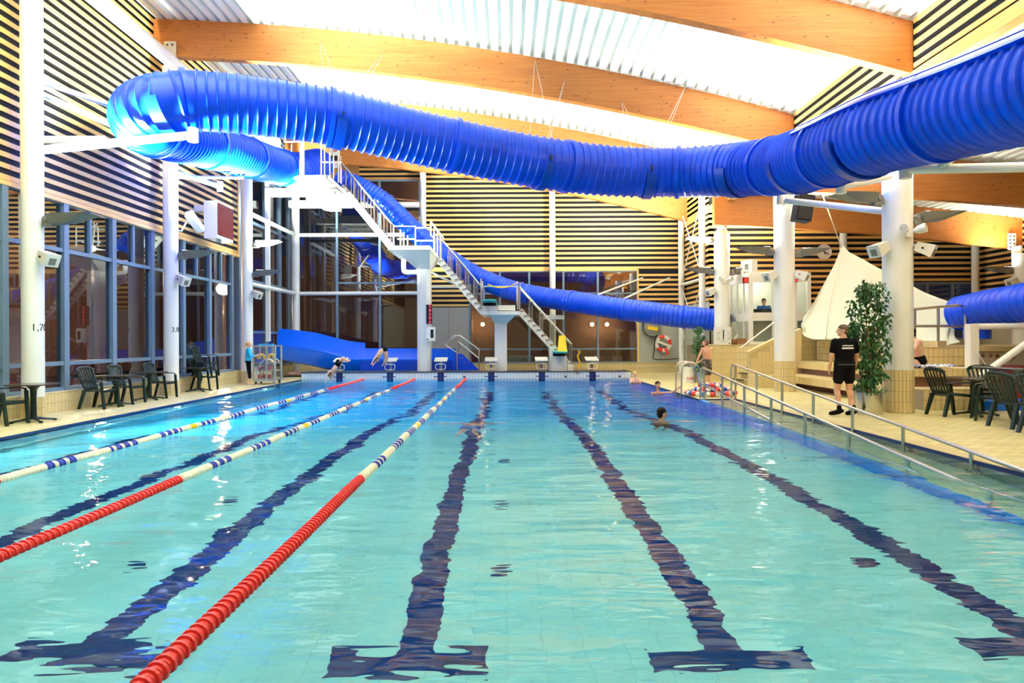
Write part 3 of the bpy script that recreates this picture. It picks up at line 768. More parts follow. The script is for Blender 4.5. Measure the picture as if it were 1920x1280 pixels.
luminaire(xr, yr, .285, W(1335, 450, yr).z, PI, 'upper bright uplight on the pool side of the pace clock column', LAMP_R*.8, COOL, (-.7, .6, .8))
luminaire(xr, yr, .285, W(1372, 508, yr).z, 0, 'small grey uplight above the cabin roof', LAMP_R*.7, WARM, (.2, 0, 1))
luminaire(18.45, 24.45, .285, W(1900, 506, 24.45).z, PI, 'grey uplight on the cut off column at the right edge', LAMP_R*.2, WARM, (0, 0, 1))
for y in (8.3, 2.6):  # out-of-view lights added along the right column line, no fixtures
    light((7.5, y, 5.0), LAMP_R*.55, WARM, (-.4, 0, 1)); light((8.7, y, 4.9), LAMP_R*.8, WARM, (.2, 0, 1))
def speaker(x, y, r, px, py, heading, label):
    d = Vector((math.cos(heading), math.sin(heading), 0))
    place('s', Vector((x, y, W(px, py, y).z))+d*r, heading, label)
speaker(-9.5, 13.69, .2, 85, 476, -.35, 'white box loudspeaker on the nearest left column')
speaker(-9.5, 19.33, .2, 340, 519, -.35, 'white box loudspeaker on the left column marked 3,8')
speaker(-9.5, 25.0, .2, 480, 547, -.35, 'small white loudspeaker on the third left column')
xr, yr = COL_R[0]
speaker(xr, yr, .285, 1650, 460, PI+.35, 'white loudspeaker on the left of the nearest right column'); speaker(xr, yr, .285, 1715, 462, -.7, 'white loudspeaker on the right of the nearest right column')
xr, yr = COL_R[1]
speaker(xr, yr, .285, 1450, 511, PI+.35, 'white loudspeaker on the left of the bench column'); speaker(xr, yr, .285, 1492, 511, -.7, 'white loudspeaker on the right of the bench column')
speaker(COL_R[2][0], COL_R[2][1], .285, 1338, 542, PI+.35, 'white loudspeaker on the pace clock column')
speaker(18.45, 24.45, .285, 1903, 523, PI+.35, 'white loudspeaker on the cut off column at the right edge')
for k in (lum0, spk0):
    for c in list(k.children_recursive): bpy.data.objects.remove(c)
    bpy.data.objects.remove(k)
# small spotlights on the right columns
def spot_pair(x, y, px, py, label):
    z = W(px, py, y).z; t = thing('spotlight', label, 'spotlight', (x, y-.29, z))
    B().box(x-.06, x+.06, y-.34, y-.28, z-.1, z+.02).build('bracket', 'offwhite', t)
    for s in (-1, 1):
        c = Vector((x+.08*s, y-.36, z+.02)); d = Vector((.55*s, -.6, .18)).normalized()
        B().loft([(c, .04), (c+d*.08, .08), (c+d*.2, .095), (c+d*.22, .09)], 16).build('head', 'white', t, 50)
        B().cyl(c+d*.221, c+d*.226, .075, n=16).build('lens', 'greypanel', t)
spot_pair(8.13, 14.1, 1702, 440, 'two small white spotlights on the front of the nearest right column')
spot_pair(8.05, 25.5, 1355, 527, 'two white spotlights on the front of the pace clock column')

# ================================================================ WATER SLIDES
def frames(pts):
    T = [(pts[min(i+1, len(pts)-1)]-pts[max(i-1, 0)]).normalized() for i in range(len(pts))]; out = []
    for d in T:
        s = d.cross(Vector((0, 0, 1))).normalized(); out.append((d, s, s.cross(d)))
    return out
def resample(pts, step):
    out = [pts[0].copy()]; acc = 0.0
    for a, b_ in zip(pts, pts[1:]):
        L = (b_-a).length
        while acc + L >= step:
            t = (step-acc)/L; a = a+(b_-a)*t; out.append(a.copy()); L = (b_-a).length; acc = 0.0
        acc += L
    return out
def ribbed_tube(root, pts, R, pitch, sect, m='blue', rib=.030, n=36, ph=None):
    """ribbed closed slide tube in flanged sections"""
    P = resample(pts, .02); fr = frames(P); step = .02; Ltot = (len(P)-1)*step
    def at(s):
        k = min(int(s/step), len(P)-2); t = s/step-k
        return P[k]*(1-t)+P[k+1]*t, fr[k]
    s0 = 0.0
    while s0 < Ltot-.05:
        s1 = min(s0+sect, Ltot); rings = []; s = s0
        while s < s1-1e-6:
            for f, h in ((0, 0), (.06, rib*.75), (.13, rib), (.20, rib*.75), (.26, 0), (.97, 0)):
                if s+f*pitch < s1: rings.append((s+f*pitch, R+h))
            s += pitch
        rings.append((s1, R)); rings[0] = (s0, R)
        b = B(); vs = []
        for (s, r) in rings:
            c, (d, sd, up) = at(s)
            for k in range(n):
                a = 2*PI*k/n; vs.append(c+sd*(r*math.cos(a))+up*(r*math.sin(a)))
        b.add(vs, [(i*n+k, i*n+(k+1) % n, (i+1)*n+(k+1) % n, (i+1)*n+k) for i in range(len(rings)-1) for k in range(n)])
        b.build('tube_section', m, root, 60)
        c, (d, sd, up) = at(s1); vs = []
        for off, r in ((-.05, R), (-.05, R+rib+.02), (.05, R+rib+.02), (.05, R)):
            for k in range(n):
                a = 2*PI*k/n; vs.append(c+d*off+sd*(r*math.cos(a))+up*(r*math.sin(a)))
        B().add(vs, [(i*n+k, i*n+(k+1) % n, (i+1)*n+(k+1) % n, (i+1)*n+k) for i in range(3) for k in range(n)]).build('flange', m, root, 30)
        s0 = s1
    return at, Ltot
RS = .62
ctrl = [(596, 309, 28.2), (580, 313, 27.3), (556, 319, 26.4), (520, 312, 25), (470, 297, 22.6), (420, 282, 20.6), (370, 267, 18.9), (322, 254, 17.4), (272, 236, 16.0), (268, 212, 14.9),
        (310, 196, 14.5), (370, 190, 14.7), (500, 202, 15.2), (640, 224, 15.8), (800, 262, 16.6), (1000, 303, 17.4), (1150, 321, 18.0), (1280, 323, 17.9), (1390, 317, 16.9),
        (1465, 309, 15.3), (1550, 286, 12.9), (1650, 249, 11.1), (1780, 211, 9.6), (1950, 160, 8.0), (2250, 60, 6.2)]
path1 = bez([W(*c) for c in ctrl], 10)
sl = thing('water_slide', 'huge blue ribbed tube slide sweeping across the hall under the roof', 'water slide', path1[0])
at1, L1 = ribbed_tube(sl, path1, RS, .20, 3.0, rib=.042)
P1 = resample(path1, .1); F1 = frames(P1)
def near1(px):                 # index on the front run of the slide seen at px
    best, bi = 1e9, 0
    for i, p in enumerate(P1):
        if p.y < 19 and i > 120:
            u = 950+F*p.x/p.y
            if abs(u-px) < best: best, bi = abs(u-px), i
    return bi
# bright joint strip and rails on top of the last run
i0 = near1(1535); top = []
def seam(a0, r0, name, m, w):
    rows = []
    for i in range(i0, len(P1)):
        d, s, u = F1[i]; c = P1[i]
        e = min(1.0, (i-i0)/12)
        vs = []
        for da, rr in ((-w, r0-.06), (-w, r0), (w, r0), (w, r0-.06)):
            a = a0+da; vs.append(c+(s*math.cos(a)+u*math.sin(a))*rr)
        rows += vs
    n = len(rows)//4
    fs = [(i*4+k, i*4+(k+1) % 4, (i+1)*4+(k+1) % 4, (i+1)*4+k) for i in range(n-1) for k in range(4)]
    B().add(rows, fs+[(0, 1, 2, 3), (n*4-1, n*4-2, n*4-3, n*4-4)]).build(name, m, sl, 30)
seam(.82, RS+.06, 'joint_strip', 'white', .10)
for a in (.66, .70, .96, 1.02): seam(a, RS+.075, 'joint_rail', 'blue', .03)
# cradles with cables up to the beams
def cradle(px, tops, w=.22):
    i = near1(px); c = P1[i]; d, s, u = F1[i]; R = RS+.045
    b = B(); vs = []; n = 22
    for off in (-w/2, w/2):
        for rr in (R, R+.03):
            for k in range(n+1):
                a = PI+.25+(PI-.5)*k/n; vs.append(c+d*off+(s*math.cos(a)+u*math.sin(a))*rr)
    m = n+1; fs = []
    for k in range(n):
        fs += [(k, k+1, m+k+1, m+k), (2*m+k, 3*m+k, 3*m+k+1, 2*m+k+1), (k, 2*m+k, 2*m+k+1, k+1), (m+k, m+k+1, 3*m+k+1, 3*m+k)]
    b.add(vs, fs); b.build('cradle', 'bluedark', sl, 40)
    for sg in (-1, 1):
        e = c+s*sg*(R+.02)
        for dd, (tp, side) in zip((-.14, .14), tops if sg == -1 else tops[::-1]):
            q = e+d*dd; tq = Vector(tp)
            kq = q+(tq-q).normalized()*.45
            B().cyl(e-u*.1, kq, .022, n=6).build('turnbuckle', 'text', sl)
            B().cyl(kq, tq, .008, n=5).build('cable', 'steel', sl)
def anchor(px, py, Y): return W(px, py, Y)
cradle(640, [((W(600, 75, 19.28)), 0), (W(723, 93, 19.28), 0)])
cradle(1015, [(W(1003, 112, 19.28), 0), (W(1061, 144, 19.28), 0)])
cradle(1213, [(W(1165, 190, 19.28), 0), (W(1290, 152, 19.28), 0)])
for px in (318, 1385, 1505, 1625):
    i = near1(px); c = P1[i]; d, s, u = F1[i]; vs = []; n = 20; R = RS+.045
    for off in (-.13, .13):
        for rr in (R, R+.04):
            for k in range(n+1):
                a = PI+.1+(PI-.2)*k/n; vs.append(c+d*off+(s*math.cos(a)+u*math.sin(a))*rr)
    m = n+1; fs = []
    for k in range(n): fs += [(k, k+1, m+k+1, m+k), (2*m+k, 3*m+k, 3*m+k+1, 2*m+k+1), (k, 2*m+k, 2*m+k+1, k+1), (m+k, m+k+1, 3*m+k+1, 3*m+k)]
    B().add(vs, fs).build('cradle', 'bluedark', sl, 40)
    e = c-s*(R+.03)
    B().obox(e+u*.05, d*.1, s*.03, u*.02).build('clamp', 'darksteel', sl)
# steel arms that carry the slide
def arm(segs, label, r=.075):
    t = thing('slide_support', label, 'pipe', segs[0][0])
    for a, b_, rr in segs: B().cyl(a, b_, rr, n=14).build('pipe', 'white', t, 40)
    a, b_, rr = segs[0]
    B().cyl(Vector(b_)-Vector((0, 0, .14)), Vector(b_)+Vector((0, 0, .14)), rr*1.25, n=14).build('socket', 'white', t, 40)
    return t
ya = 13.69; X9 = Vector((-9.5, ya, 0))
zb = lambda py: W(75, py, ya).z
i = near1(340); c = P1[i]-Vector((0, 0, RS+.05))
e1 = W(362, 253, 14.2)
arm([(Vector((-9.45, ya, zb(282))), e1, .085), (Vector((-9.45, ya, zb(262))), (Vector((-9.45, ya, zb(282)))+e1)/2+Vector((-.3, .2, .12)), .075)], 'pair of white steel arms from the nearest left column to the slide bend')
arm([(Vector((-9.4, ya, zb(150))), Vector((-8.9, 15.6, 6.9)), .06), (Vector((-9.4, ya, zb(172))), Vector((-8.5, 16.2, 6.3)), .06)], 'thin white steel struts running from the nearest left column behind the slide bend')
q = W(430, 330, 19.9)
arm([(Vector((-9.4, 19.33, W(325, 322, 19.33).z)), Vector((-8.5, 20.3, 6.15)), .07), (Vector((-9.4, 19.33, W(325, 332, 19.33).z)), W(455, 333, 21.6), .05)], 'white steel arm under the slide on the left column marked 3,8')
xr, yr = COL_R[1]
arm([(Vector((xr, yr, W(1640, 397, yr).z+.2)), W(1462, 372, 16.5), .06), (COL_R[0] and Vector((8.0, 14.1, W(1660, 398, 14.1).z)), W(1474, 376, 16.4), .075)], 'white pipe between the two right columns under the slide')
arm([(Vector((8.0, 14.1, W(1665, 330, 14.1).z)), W(1577, 349, 12.9), .075)], 'short white arm from the nearest right column to the slide')
arm([(W(1990, 312, 9.6), W(1698, 318, 11.0), .075), (W(1755, 318, 10.7), W(1800, 288, 10.3), .05)], 'long white pipe reaching from the right edge to the slide')
# second, slimmer slide descending behind the tower stairs
RS2 = .43
ctrl2 = [(632, 335, 29.9), (672, 350, 29.9), (712, 374, 29.9), (743, 401, 29.9), (776, 433, 29.9), (820, 470, 29.9), (862, 500, 29.9), (905, 524, 29.8), (965, 546, 29.6), (1030, 559, 29.3), (1094, 568, 28.4), (1147, 577, 27.7),
         (1210, 585, 27.1), (1272, 593, 26.6), (1340, 600, 26.35), (1360, 602, 26.3)]
path2 = bez([W(*c) for c in ctrl2], 8)
sl2 = thing('water_slide', 'slimmer blue ribbed tube slide descending behind the diving tower stairs', 'water slide', path2[0])
ribbed_tube(sl2, path2, RS2, .16, 2.4, rib=.022, n=28)
t = sl2
for px, (x0, y0, z0) in ((1120, (7.9, 31.0, 4.2)), (1170, (7.9, 31.0, 4.1))):
    q = min(path2, key=lambda p: abs(950+F*p.x/p.y-px)); B().cyl(q+Vector((0, 0, RS2)), W(px+85, 521, 31.0), .04, n=8).build('strut', 'white', t)
p0 = W(1036, 600, 29.3); B().box(p0.x-.12, p0.x+.12, p0.y+.05, p0.y+.3, .03, 2.55).build('post', 'offwhite', t); B().box(p0.x-.45, p0.x+.5, p0.y-.1, p0.y+.1, 2.42, 2.6).build('bracket', 'offwhite', t)
# children's slide at the right edge
ctrl3 = [(1800, 588, 17.5), (1850, 578, 16.6), (1900, 570, 15.8), (1990, 556, 14.6)]
path3 = bez([W(*c) for c in ctrl3], 8)
sl3 = thing('water_slide', 'short blue ribbed tube at the right edge beside the white sheet', 'water slide', path3[0])
ribbed_tube(sl3, path3, .42, .2, 3.2, rib=.03, n=28)
p = W(1832, 626, 16.9); B().loft([(p+Vector((0, 0, .1)), .3), (p-Vector((0, 0, .12)), .3)], 20).build('tube_section', 'blue', sl3, 40)
B().obox(W(1887, 580, 15.6), Vector((.05, 0, .0)), Vector((0, .02, 0)), Vector((0, 0, .03))).build('hatch', 'offwhite', sl3)

# landing trough at the far end
lt = thing('slide_runout', 'bright blue open slide landing trough behind the starting blocks', 'water slide', W(700, 690, 28.8))
def sect(px, yt, yr, yb, ybase):
    """cross section at column px: back wall top yt, front rim yr, base ybase (pixel rows)"""
    yf, yk = 28.25, 29.45
    zt = W(px, yt, yk).z; zr = W(px, yr, yf).z; z0 = max(.12, W(px, ybase, yf).z)
    x = W(px, 650, 28.6).x; zm = z0+.12; pts = []
    pts += [(yk+.05, zt), (yk, zt)]
    for k in range(7):
        a = PI*k/6; pts.append(((yf+yk)/2+math.cos(a)*((yk-yf)/2-.03), zm+(max(.05, min(zr, zt)-zm))*(1-math.sin(a))))
    pts[-1] = (yf, zr); pts += [(yf-.06, zr), (yf-.05, zr-.1), (yf+.02, (zr+z0)/2), (yf+.14, z0+.04), (yf+.4, z0-.04), (yk-.2, z0), (yk+.05, zm)]
    return [(x, p[0], p[1]) for p in pts]
secs = [sect(507, 624, 644, 0, 668), sect(513, 616, 645, 0, 672), sect(545, 619, 648, 0, 678), sect(580, 623, 653, 0, 684), sect(615, 632, 660, 0, 692), sect(645, 639, 669, 0, 697), (sect(670, 642, 674, 0, 698)), sect(677, 643, 674, 0, 698)]
n = len(secs[0]); b = B(); vs = [p for s in secs for p in s]
fs = [(i*n+k, i*n+(k+1) % n, (i+1)*n+(k+1) % n, (i+1)*n+k) for i in range(len(secs)-1) for k in range(n)]
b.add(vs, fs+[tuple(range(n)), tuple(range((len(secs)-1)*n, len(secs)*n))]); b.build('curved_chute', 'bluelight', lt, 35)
secs = [sect(px, 653, 673, 0, 698) for px in (677, 760, 830, 852)]
b = B(); vs = [p for s in secs for p in s]; fs = [(i*n+k, i*n+(k+1) % n, (i+1)*n+(k+1) % n, (i+1)*n+k) for i in range(3) for k in range(n)]
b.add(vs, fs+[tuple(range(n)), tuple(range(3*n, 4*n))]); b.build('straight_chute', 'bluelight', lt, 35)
b = B(); x0, x1 = W(832, 680, 28.4).x, W(853, 680, 28.4).x
b.box(W(676, 690, 28.2).x, x1, 28.17, 28.2, .05, W(700, 676, 28.2).z); b.build('front_panel', 'bluedark', lt)
x2, x3, x4 = W(848, 690, 28.2).x, W(866, 663, 28.2).x, W(897, 690, 28.2).x
zt = W(860, 663, 28.2).z
b = B(); b.prism([(x2, .05), (x2+.02, zt), (x3+.02, zt), (x4, .35), (x4, .05)], 'y', 28.12, 28.2); b.build('stair_panel', 'blue', lt)
for px, py in ((862, 671), (867, 671), (872, 679), (878, 679)): B().cyl(W(px, py, 28.1), W(px, py, 28.13), .02, n=8).build('bolt', 'steel', lt)
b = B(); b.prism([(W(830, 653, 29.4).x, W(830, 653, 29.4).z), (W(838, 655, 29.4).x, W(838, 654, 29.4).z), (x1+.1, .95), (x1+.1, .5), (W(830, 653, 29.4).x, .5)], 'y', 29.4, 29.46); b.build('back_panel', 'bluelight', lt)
# ================================================================ DIVING TOWER
YF, YT = 25.6, 28.6
tw = thing('diving_tower', 'white concrete diving tower with three platforms and steel stairs', 'diving tower', (-3.4, 28, .3))
def wp(px, py, Y): return W(px, py, Y)
# 5 m platform with flared pillar head
a, b2 = wp(727, 468, YF), wp(806, 461, YF)
x0, x1, z0, z1 = a.x, b2.x, a.z, b2.z+.02
yb = 29.4
B().box(x0, x1, YF, yb, z1-.16, z1).build('platform', 'white', tw)
px0, px1 = wp(783.5, 600, 27.7).x, wp(807.5, 600, 27.7).x
zh = wp(795, 506, 27.7).z
b = B(); b.hexa([(px0, 27.5, zh), (px1, 27.5, zh), (px1, 28.1, zh), (px0, 28.1, zh)], [(x0+.25, YF+.1, z1-.16), (x1-.02, YF+.1, z1-.16), (x1-.02, yb, z1-.16), (x0+.25, yb, z1-.16)])
b.build('pillar_head', 'white', tw)
B().prism([(px0, 27.5), (px0+.12, 27.42), (px1-.12, 27.42), (px1, 27.5), (px1, 28.1), (px0, 28.1)], 'z', .28, zh+.01).build('pillar', 'white', tw)
# 3 m stage
c0, c1 = wp(903, 590, 26.6), wp(974, 583, 26.6)
B().box(c0.x, c1.x, 26.6, 29.6, c0.z, c1.z).build('platform', 'white', tw)
q0, q1 = wp(927.5, 650, 27.6).x, wp(950.5, 650, 27.6).x; zq = wp(939, 607, 27.6).z
b = B(); b.hexa([(q0, 27.4, zq), (q1, 27.4, zq), (q1, 28.0, zq), (q0, 28.0, zq)], [(c0.x+.3, 26.9, c0.z), (c1.x-.15, 26.9, c0.z), (c1.x-.15, 29.2, c0.z), (c0.x+.3, 29.2, c0.z)])
b.build('pillar_head', 'white', tw)
B().prism([(q0, 27.4), (q0+.08, 27.36), (q1-.08, 27.36), (q1, 27.4), (q1, 28), (q0, 28)], 'z', .28, zq+.01).build('pillar', 'white', tw)
s0, s1 = wp(933.5, 582, 26.7), wp(966, 572, 26.7)
B().box(s0.x, s1.x, 26.7, 28.8, s0.z, s1.z).build('plinth', 'offwhite', tw)
def springboard(xc, zt, y0, y1, label, zp):
    t = thing('springboard', label, 'springboard', (xc, y0, zp))
    B().box(xc-.27, xc+.27, y0, y1, zt-.035, zt).build('board', 'turq', t)
    for k in range(9): B().box(xc-.25+k*.058, xc-.22+k*.058, y0+.02, y1, zt-.075, zt-.035).build('rib', 'turq', t)
    B().box(xc-.24, xc+.24, y0+1.0, y0+1.25, zt-.2, zt-.075).build('fulcrum', 'text', t)
    B().box(xc-.3, xc+.3, y0+.9, y0+1.6, zp, zt-.2).build('stand', 'offwhite', t)
    return t
xc = wp(917, 570, 25.7).x
springboard(xc, wp(917, 561, 25.7).z, 25.7, 30.0, 'turquoise ribbed springboard on the three metre stage', c1.z)
xc1 = wp(1052, 662, 26.2).x
springboard(xc1, wp(1052, 659, 26.2).z, 26.2, 30.2, 'low turquoise springboard with the yellow sign standing on it', .31)
m1 = thing('stepped_plinth', 'white stepped plinth under the low springboard', 'plinth', (xc1, 27, .31))
e0, e1 = wp(1031, 680, 27.2).x, wp(1065, 680, 27.2).x
B().box(e0, e0+.12, 27.2, 28.1, .31, 1.25).build('post', 'white', m1); B().box(e0+.14, e1, 27.25, 28.1, .31, .72).build('block', 'greypanel', m1); B().box(e1-.02, e1+.22, 27.25, 28.1, .31, .52).build('step', 'white', m1)
# top platform
d0 = wp(614, 328, 25.3)
B().box(-8.35, d0.x, 25.3, 29.4, d0.z-.14, d0.z).build('platform', 'white', tw)
for yy in (26.0, 27.2, 28.4): B().box(-8.3, d0.x-.1, yy-.07, yy+.07, d0.z-.32, d0.z-.14).build('joist', 'white', tw)
B().box(-9.3, -6.6, 29.2, 29.5, d0.z-.42, d0.z-.14).build('beam', 'white', tw); B().box(-9.3, -6.7, 26.6, 26.8, d0.z-.5, d0.z-.24).build('beam', 'white', tw)
q = wp(643, 360, 28.3)
B().hexa([(d0.x-.05, 25.3, d0.z-.14), (d0.x, 25.3, d0.z-.14), (d0.x, 29.3, d0.z-.14), (d0.x-.05, 29.3, d0.z-.14)], [(d0.x-.05, 25.3, d0.z), (d0.x+.02, 25.3, d0.z), (d0.x+.02, 29.3, d0.z), (d0.x-.05, 29.3, d0.z)]).build('edge', 'white', tw)
# steel posts of the tower frame, globe, drain pipes
for px, y0_, y1_, yy, r in ((503, 232, 640, 27.3, .075), (566.5, 255, 350, 25.2, .07)):
    p, q = wp(px, y1_, yy), wp(px, y0_, yy); B().box(p.x-r, p.x+r, yy-r, yy+r, max(.03, p.z), q.z).build('frame_post', 'white', tw)
p, q = wp(498, 357, 27.2), wp(575, 357, 27.2); B().bar(p, q, .12, .16).build('beam', 'white', tw)
p, q = wp(533, 266, 27.2), wp(566, 266, 25.3); B().bar(p, q, .05, .05).build('rail', 'white', tw)
g = thing('globe_lamp', 'bright white globe lamp above the tower slide', 'lamp', wp(516, 266, 27.0))
B().ell(wp(516, 266, 27.0), .22, .22, .2, 16, 10).build('globe', 'glowwhite', g, 60); B().cyl(wp(516, 266, 27.0), wp(504, 266, 27.2), .04).build('bracket', 'white', g)
dp = thing('drain_pipe', 'grey bent drain pipes hanging under the top platform', 'pipe', wp(600, 380, 27))
for pts in (([(579, 340), (579, 362), (583, 372), (596, 378), (655, 379)]), ([(597, 345), (597, 379)]), ([(600, 356), (640, 362)]), ([(596, 378), (610, 392), (640, 394)])):
    B().tube(bez([wp(a_, b_, 26.7) for a_, b_ in pts], 5), .055, 8).build('pipe', 'lampgrey', dp, 40)
pp = bez([wp(a_, b_, 28.2) for a_, b_ in ((757, 486), (757, 503), (761, 510), (785, 510))], 5)
t = thing('drain_pipe', 'white elbow drain pipe under the five metre platform', 'pipe', pp[0]); B().tube(pp, .10, 12).build('pipe', 'white', t, 40)
t = thing('tie_rod', 'thin white rods between the tower pillar and the lower stairs', 'bar', wp(810, 512, 29.6))
B().cyl(wp(808, 510, 29.4), wp(862, 537, 29.4), .045).build('rod', 'white', t); B().cyl(wp(808, 538, 29.4), wp(866, 538, 29.4), .045).build('rod', 'white', t)
# stairs
def flight(top, bot, y0, y1, n, glass, top_ext, label):
    """top/bottom pixel of the stringer's underside edge"""
    t = thing('steel_stairs', label, 'stairs', wp(*bot, y0))
    for yy in (y0, y1):
        A, Z = wp(*top, yy), wp(*bot, yy)
        if yy == y1: A, Z = wp(*top, y0), wp(*bot, y0); A.y = Z.y = y1
        B().bar(A, Z, .08, .26).build('stringer', 'white', t)
        d = Z-A
        B().tube([A+Vector((-top_ext, 0, 1.0+top_ext*1.0)), Z+Vector((0, 0, 1.0))] if top_ext else [A+Vector((0, 0, 1.0)), Z+Vector((0, 0, 1.0))], .028, 8).build('handrail', 'steel', t, 40)
        m = 5
        for k in range(m+1):
            q = A+d*(k/m)
            for off in (0, .11) if k not in (0, m) else (0,):
                B().cyl(q+Vector((off, 0, .1)), q+Vector((off, 0, 1.0-.0)) + Vector((0, 0, d.z/d.x*off)), .022, n=6).build('post', 'steel', t, 40)
    A, Z = wp(*top, y0), wp(*bot, y0)
    for k in range(n):
        q = A+(Z-A)*((k+.5)/n)
        B().box(q.x-.11, q.x+.13, y0+.04, y1-.04, q.z+.08, q.z+.12).build('tread', 'darksteel', t)
        B().bar(q+Vector((-.1, -.06, .06)), q+Vector((.12, -.06, .12)), .05, .05).build('bracket', 'steel', t)
    if glass:
        d = Z-A
        for k in range(5):
            p, q = A+d*((k+.06)/5), A+d*((k+.94)/5)
            u0, u1 = Vector((0, .0, .22)), Vector((0, 0, .9))
            B().hexa([p+u0+Vector((0, -.03, 0)), q+u0+Vector((0, -.03, 0)), q+u1+Vector((0, -.03, 0)), p+u1+Vector((0, -.03, 0))], [p+u0+Vector((0, -.02, 0)), q+u0+Vector((0, -.02, 0)), q+u1+Vector((0, -.02, 0)), p+u1+Vector((0, -.02, 0))]).build('pane', 'clearglass', t)
    return t
flight((640, 350), (733, 463), 28.3, 29.1, 12, True, 0, 'upper flight of white steel stairs with glass sides on the diving tower')
flight((824, 488), (905, 585), 28.3, 29.1, 11, True, 0, 'middle flight of white steel stairs with glass sides on the diving tower')
flight((974, 582), (1072, 690), 28.3, 29.1, 12, True, 0, 'lowest flight of white steel stairs ending beside the low springboard')
def rail_run(name, label, runs, r=.026, cat='railing', m='steel'):
    t = thing(name, label, cat, runs[0][0])
    for k, pts in enumerate(runs): B().tube(pts, r, 8).build('rail' if abs(pts[0].z-pts[-1].z) < 1e-3 or len(pts) > 2 else 'post', m, t, 40)
    return t
def R3(l, Y): return [wp(a_, b_, Y) for a_, b_ in l]
rail_run('platform_railing', 'white tube railing around the five metre platform', [R3([(738, 459), (738, 424), (779, 424), (779, 461)], 26.2), R3([(779, 427), (808, 427)], 28), R3([(745, 448), (779, 448)], 26.2), R3([(780, 451), (815, 451)], 27.5), R3([(808, 415), (808, 441), (815, 447), (815, 475)], 28),
          R3([(808, 415), (832, 447)], 28.2), R3([(814, 424), (814, 476)], 28.1), R3([(820, 430), (820, 481)], 28.2), R3([(826, 440), (826, 488)], 28.3), R3([(751, 430), (751, 460)], 27.5), R3([(757, 435), (757, 460)], 27.6), R3([(764, 441), (764, 460)], 27.7)], .03, m='white')
rail_run('platform_railing', 'tall thin steel railing around the top platform', [R3([(602, 262), (602, 328)], 25.5), R3([(608, 272), (608, 327)], 25.6), R3([(618, 285), (618, 331)], 26.5), R3([(625, 286), (625, 336)], 27.2), R3([(634, 292), (634, 342)], 27.6), R3([(638, 293), (638, 343)], 27.9), R3([(602, 304), (640, 304)], 26.5),
          R3([(512, 280), (512, 296)], 27), R3([(547, 266), (547, 284)], 27)], .03)
rail_run('platform_railing', 'steel railing with yellow tape around the three metre stage', [R3([(908, 565), (908, 537), (969, 537), (969, 572)], 27.2), R3([(902, 522), (902, 578)], 28.2), R3([(905, 527), (905, 580)], 28.4), R3([(971, 527), (971, 580)], 28.0), R3([(975, 530), (975, 580)], 28.3)], .028)
t = thing('safety_tape', 'yellow black tape tied along the rail of the three metre stage', 'tape', wp(930, 536, 27.15)); B().tube(bez(R3([(914, 533), (935, 539), (955, 537), (970, 529)], 27.12), 5), .02, 6).build('tape', 'yellow', t)
t = thing('safety_tape', 'yellow tape wound around the post at the foot of the lowest stairs', 'tape', wp(1085, 670, 28)); B().tube(bez(R3([(1084, 657), (1087, 660), (1083, 668), (1087, 680), (1084, 690)], 28.2), 5), .03, 6).build('tape', 'yellow', t)
rail_run('stair_railing', 'steel handrail loop over the blue steps of the landing trough', [R3([(857, 662), (834, 645), (852, 629), (863, 629), (898, 655), (898, 694)], 27.9), R3([(857, 662), (857, 694)], 27.9), R3([(860, 630), (860, 660)], 27.9), R3([(858, 639), (898, 672)], 27.9), R3([(837, 647), (856, 630)], 28.5)])
# yellow sign, panels on the tower
def ysign():
    p = wp(1054, 659.5, 26.9); zt = wp(1054, 659, 26.2).z
    t = thing('floor_sign', 'yellow folding warning sign standing on the low springboard', 'sign', (p.x, 26.9, zt))
    w0, w1, h = .19, .12, .62
    for s in (-1, 1):
        lo = [(p.x-w0, 26.9+s*.16-.012, zt), (p.x+w0, 26.9+s*.16-.012, zt), (p.x+w0, 26.9+s*.16+.012, zt), (p.x-w0, 26.9+s*.16+.012, zt)]
        hi = [(p.x-w1, 26.9+s*.02-.012, zt+h), (p.x+w1, 26.9+s*.02-.012, zt+h), (p.x+w1, 26.9+s*.02+.012, zt+h), (p.x-w1, 26.9+s*.02+.012, zt+h)]
        B().hexa(lo, hi).build('leaf', 'yellow', t)
    for k in (-.055, 0, .055): B().box(p.x+k-.02, p.x+k+.02, 26.855, 26.87, zt+.53, zt+.56).build('slot', 'text', t)
    o = B().lathe([(0, 0), (.03, 0)], (0, 0, 0), 12, axis='y').build('symbol', 'text', t); o.location = (0.01, -.11, .36)
    o.location = Vector((p.x+.01, 26.78, zt+.34))-Vector(t.location)
ysign()
p, q = wp(801, 571, 27.33), wp(809.5, 607, 27.33)
t = thing('digital_display', 'narrow black display with red lit digits on the tower pillar', 'display', (p.x, 27.33, q.z))
B().box(p.x-.04, q.x, 27.30, 27.44, q.z, p.z).build('case', 'text', t)
for k in range(5):
    zc = p.z-(p.z-q.z)*(k+.5)/5; o = lettering(str((5, 8, 2, 8, 6)[k]), .15, 'ledred', t, ((p.x+q.x)/2+.02, 27.295, zc))
t = thing('control_box', 'white wall box with a dark screen on the tower pillar', 'box', (p.x, 27.3, q.z-.9))
a, b2 = wp(799, 613, 27.3), wp(816, 639, 27.3)
B().box(a.x, b2.x, 27.16, 27.42, b2.z, a.z).build('case', 'white', t); B().box(a.x+.19, b2.x-.05, 27.15, 27.165, b2.z+.12, a.z-.1).build('screen', 'text', t); B().box(a.x+.02, a.x+.11, 27.15, 27.165, b2.z+.04, b2.z+.08).build('slot', 'lampgrey', t)
p = wp(627, 297, 29); t = thing('notice_board', 'white notice with a red mark and dark symbol at the top of the tower', 'sign', p)
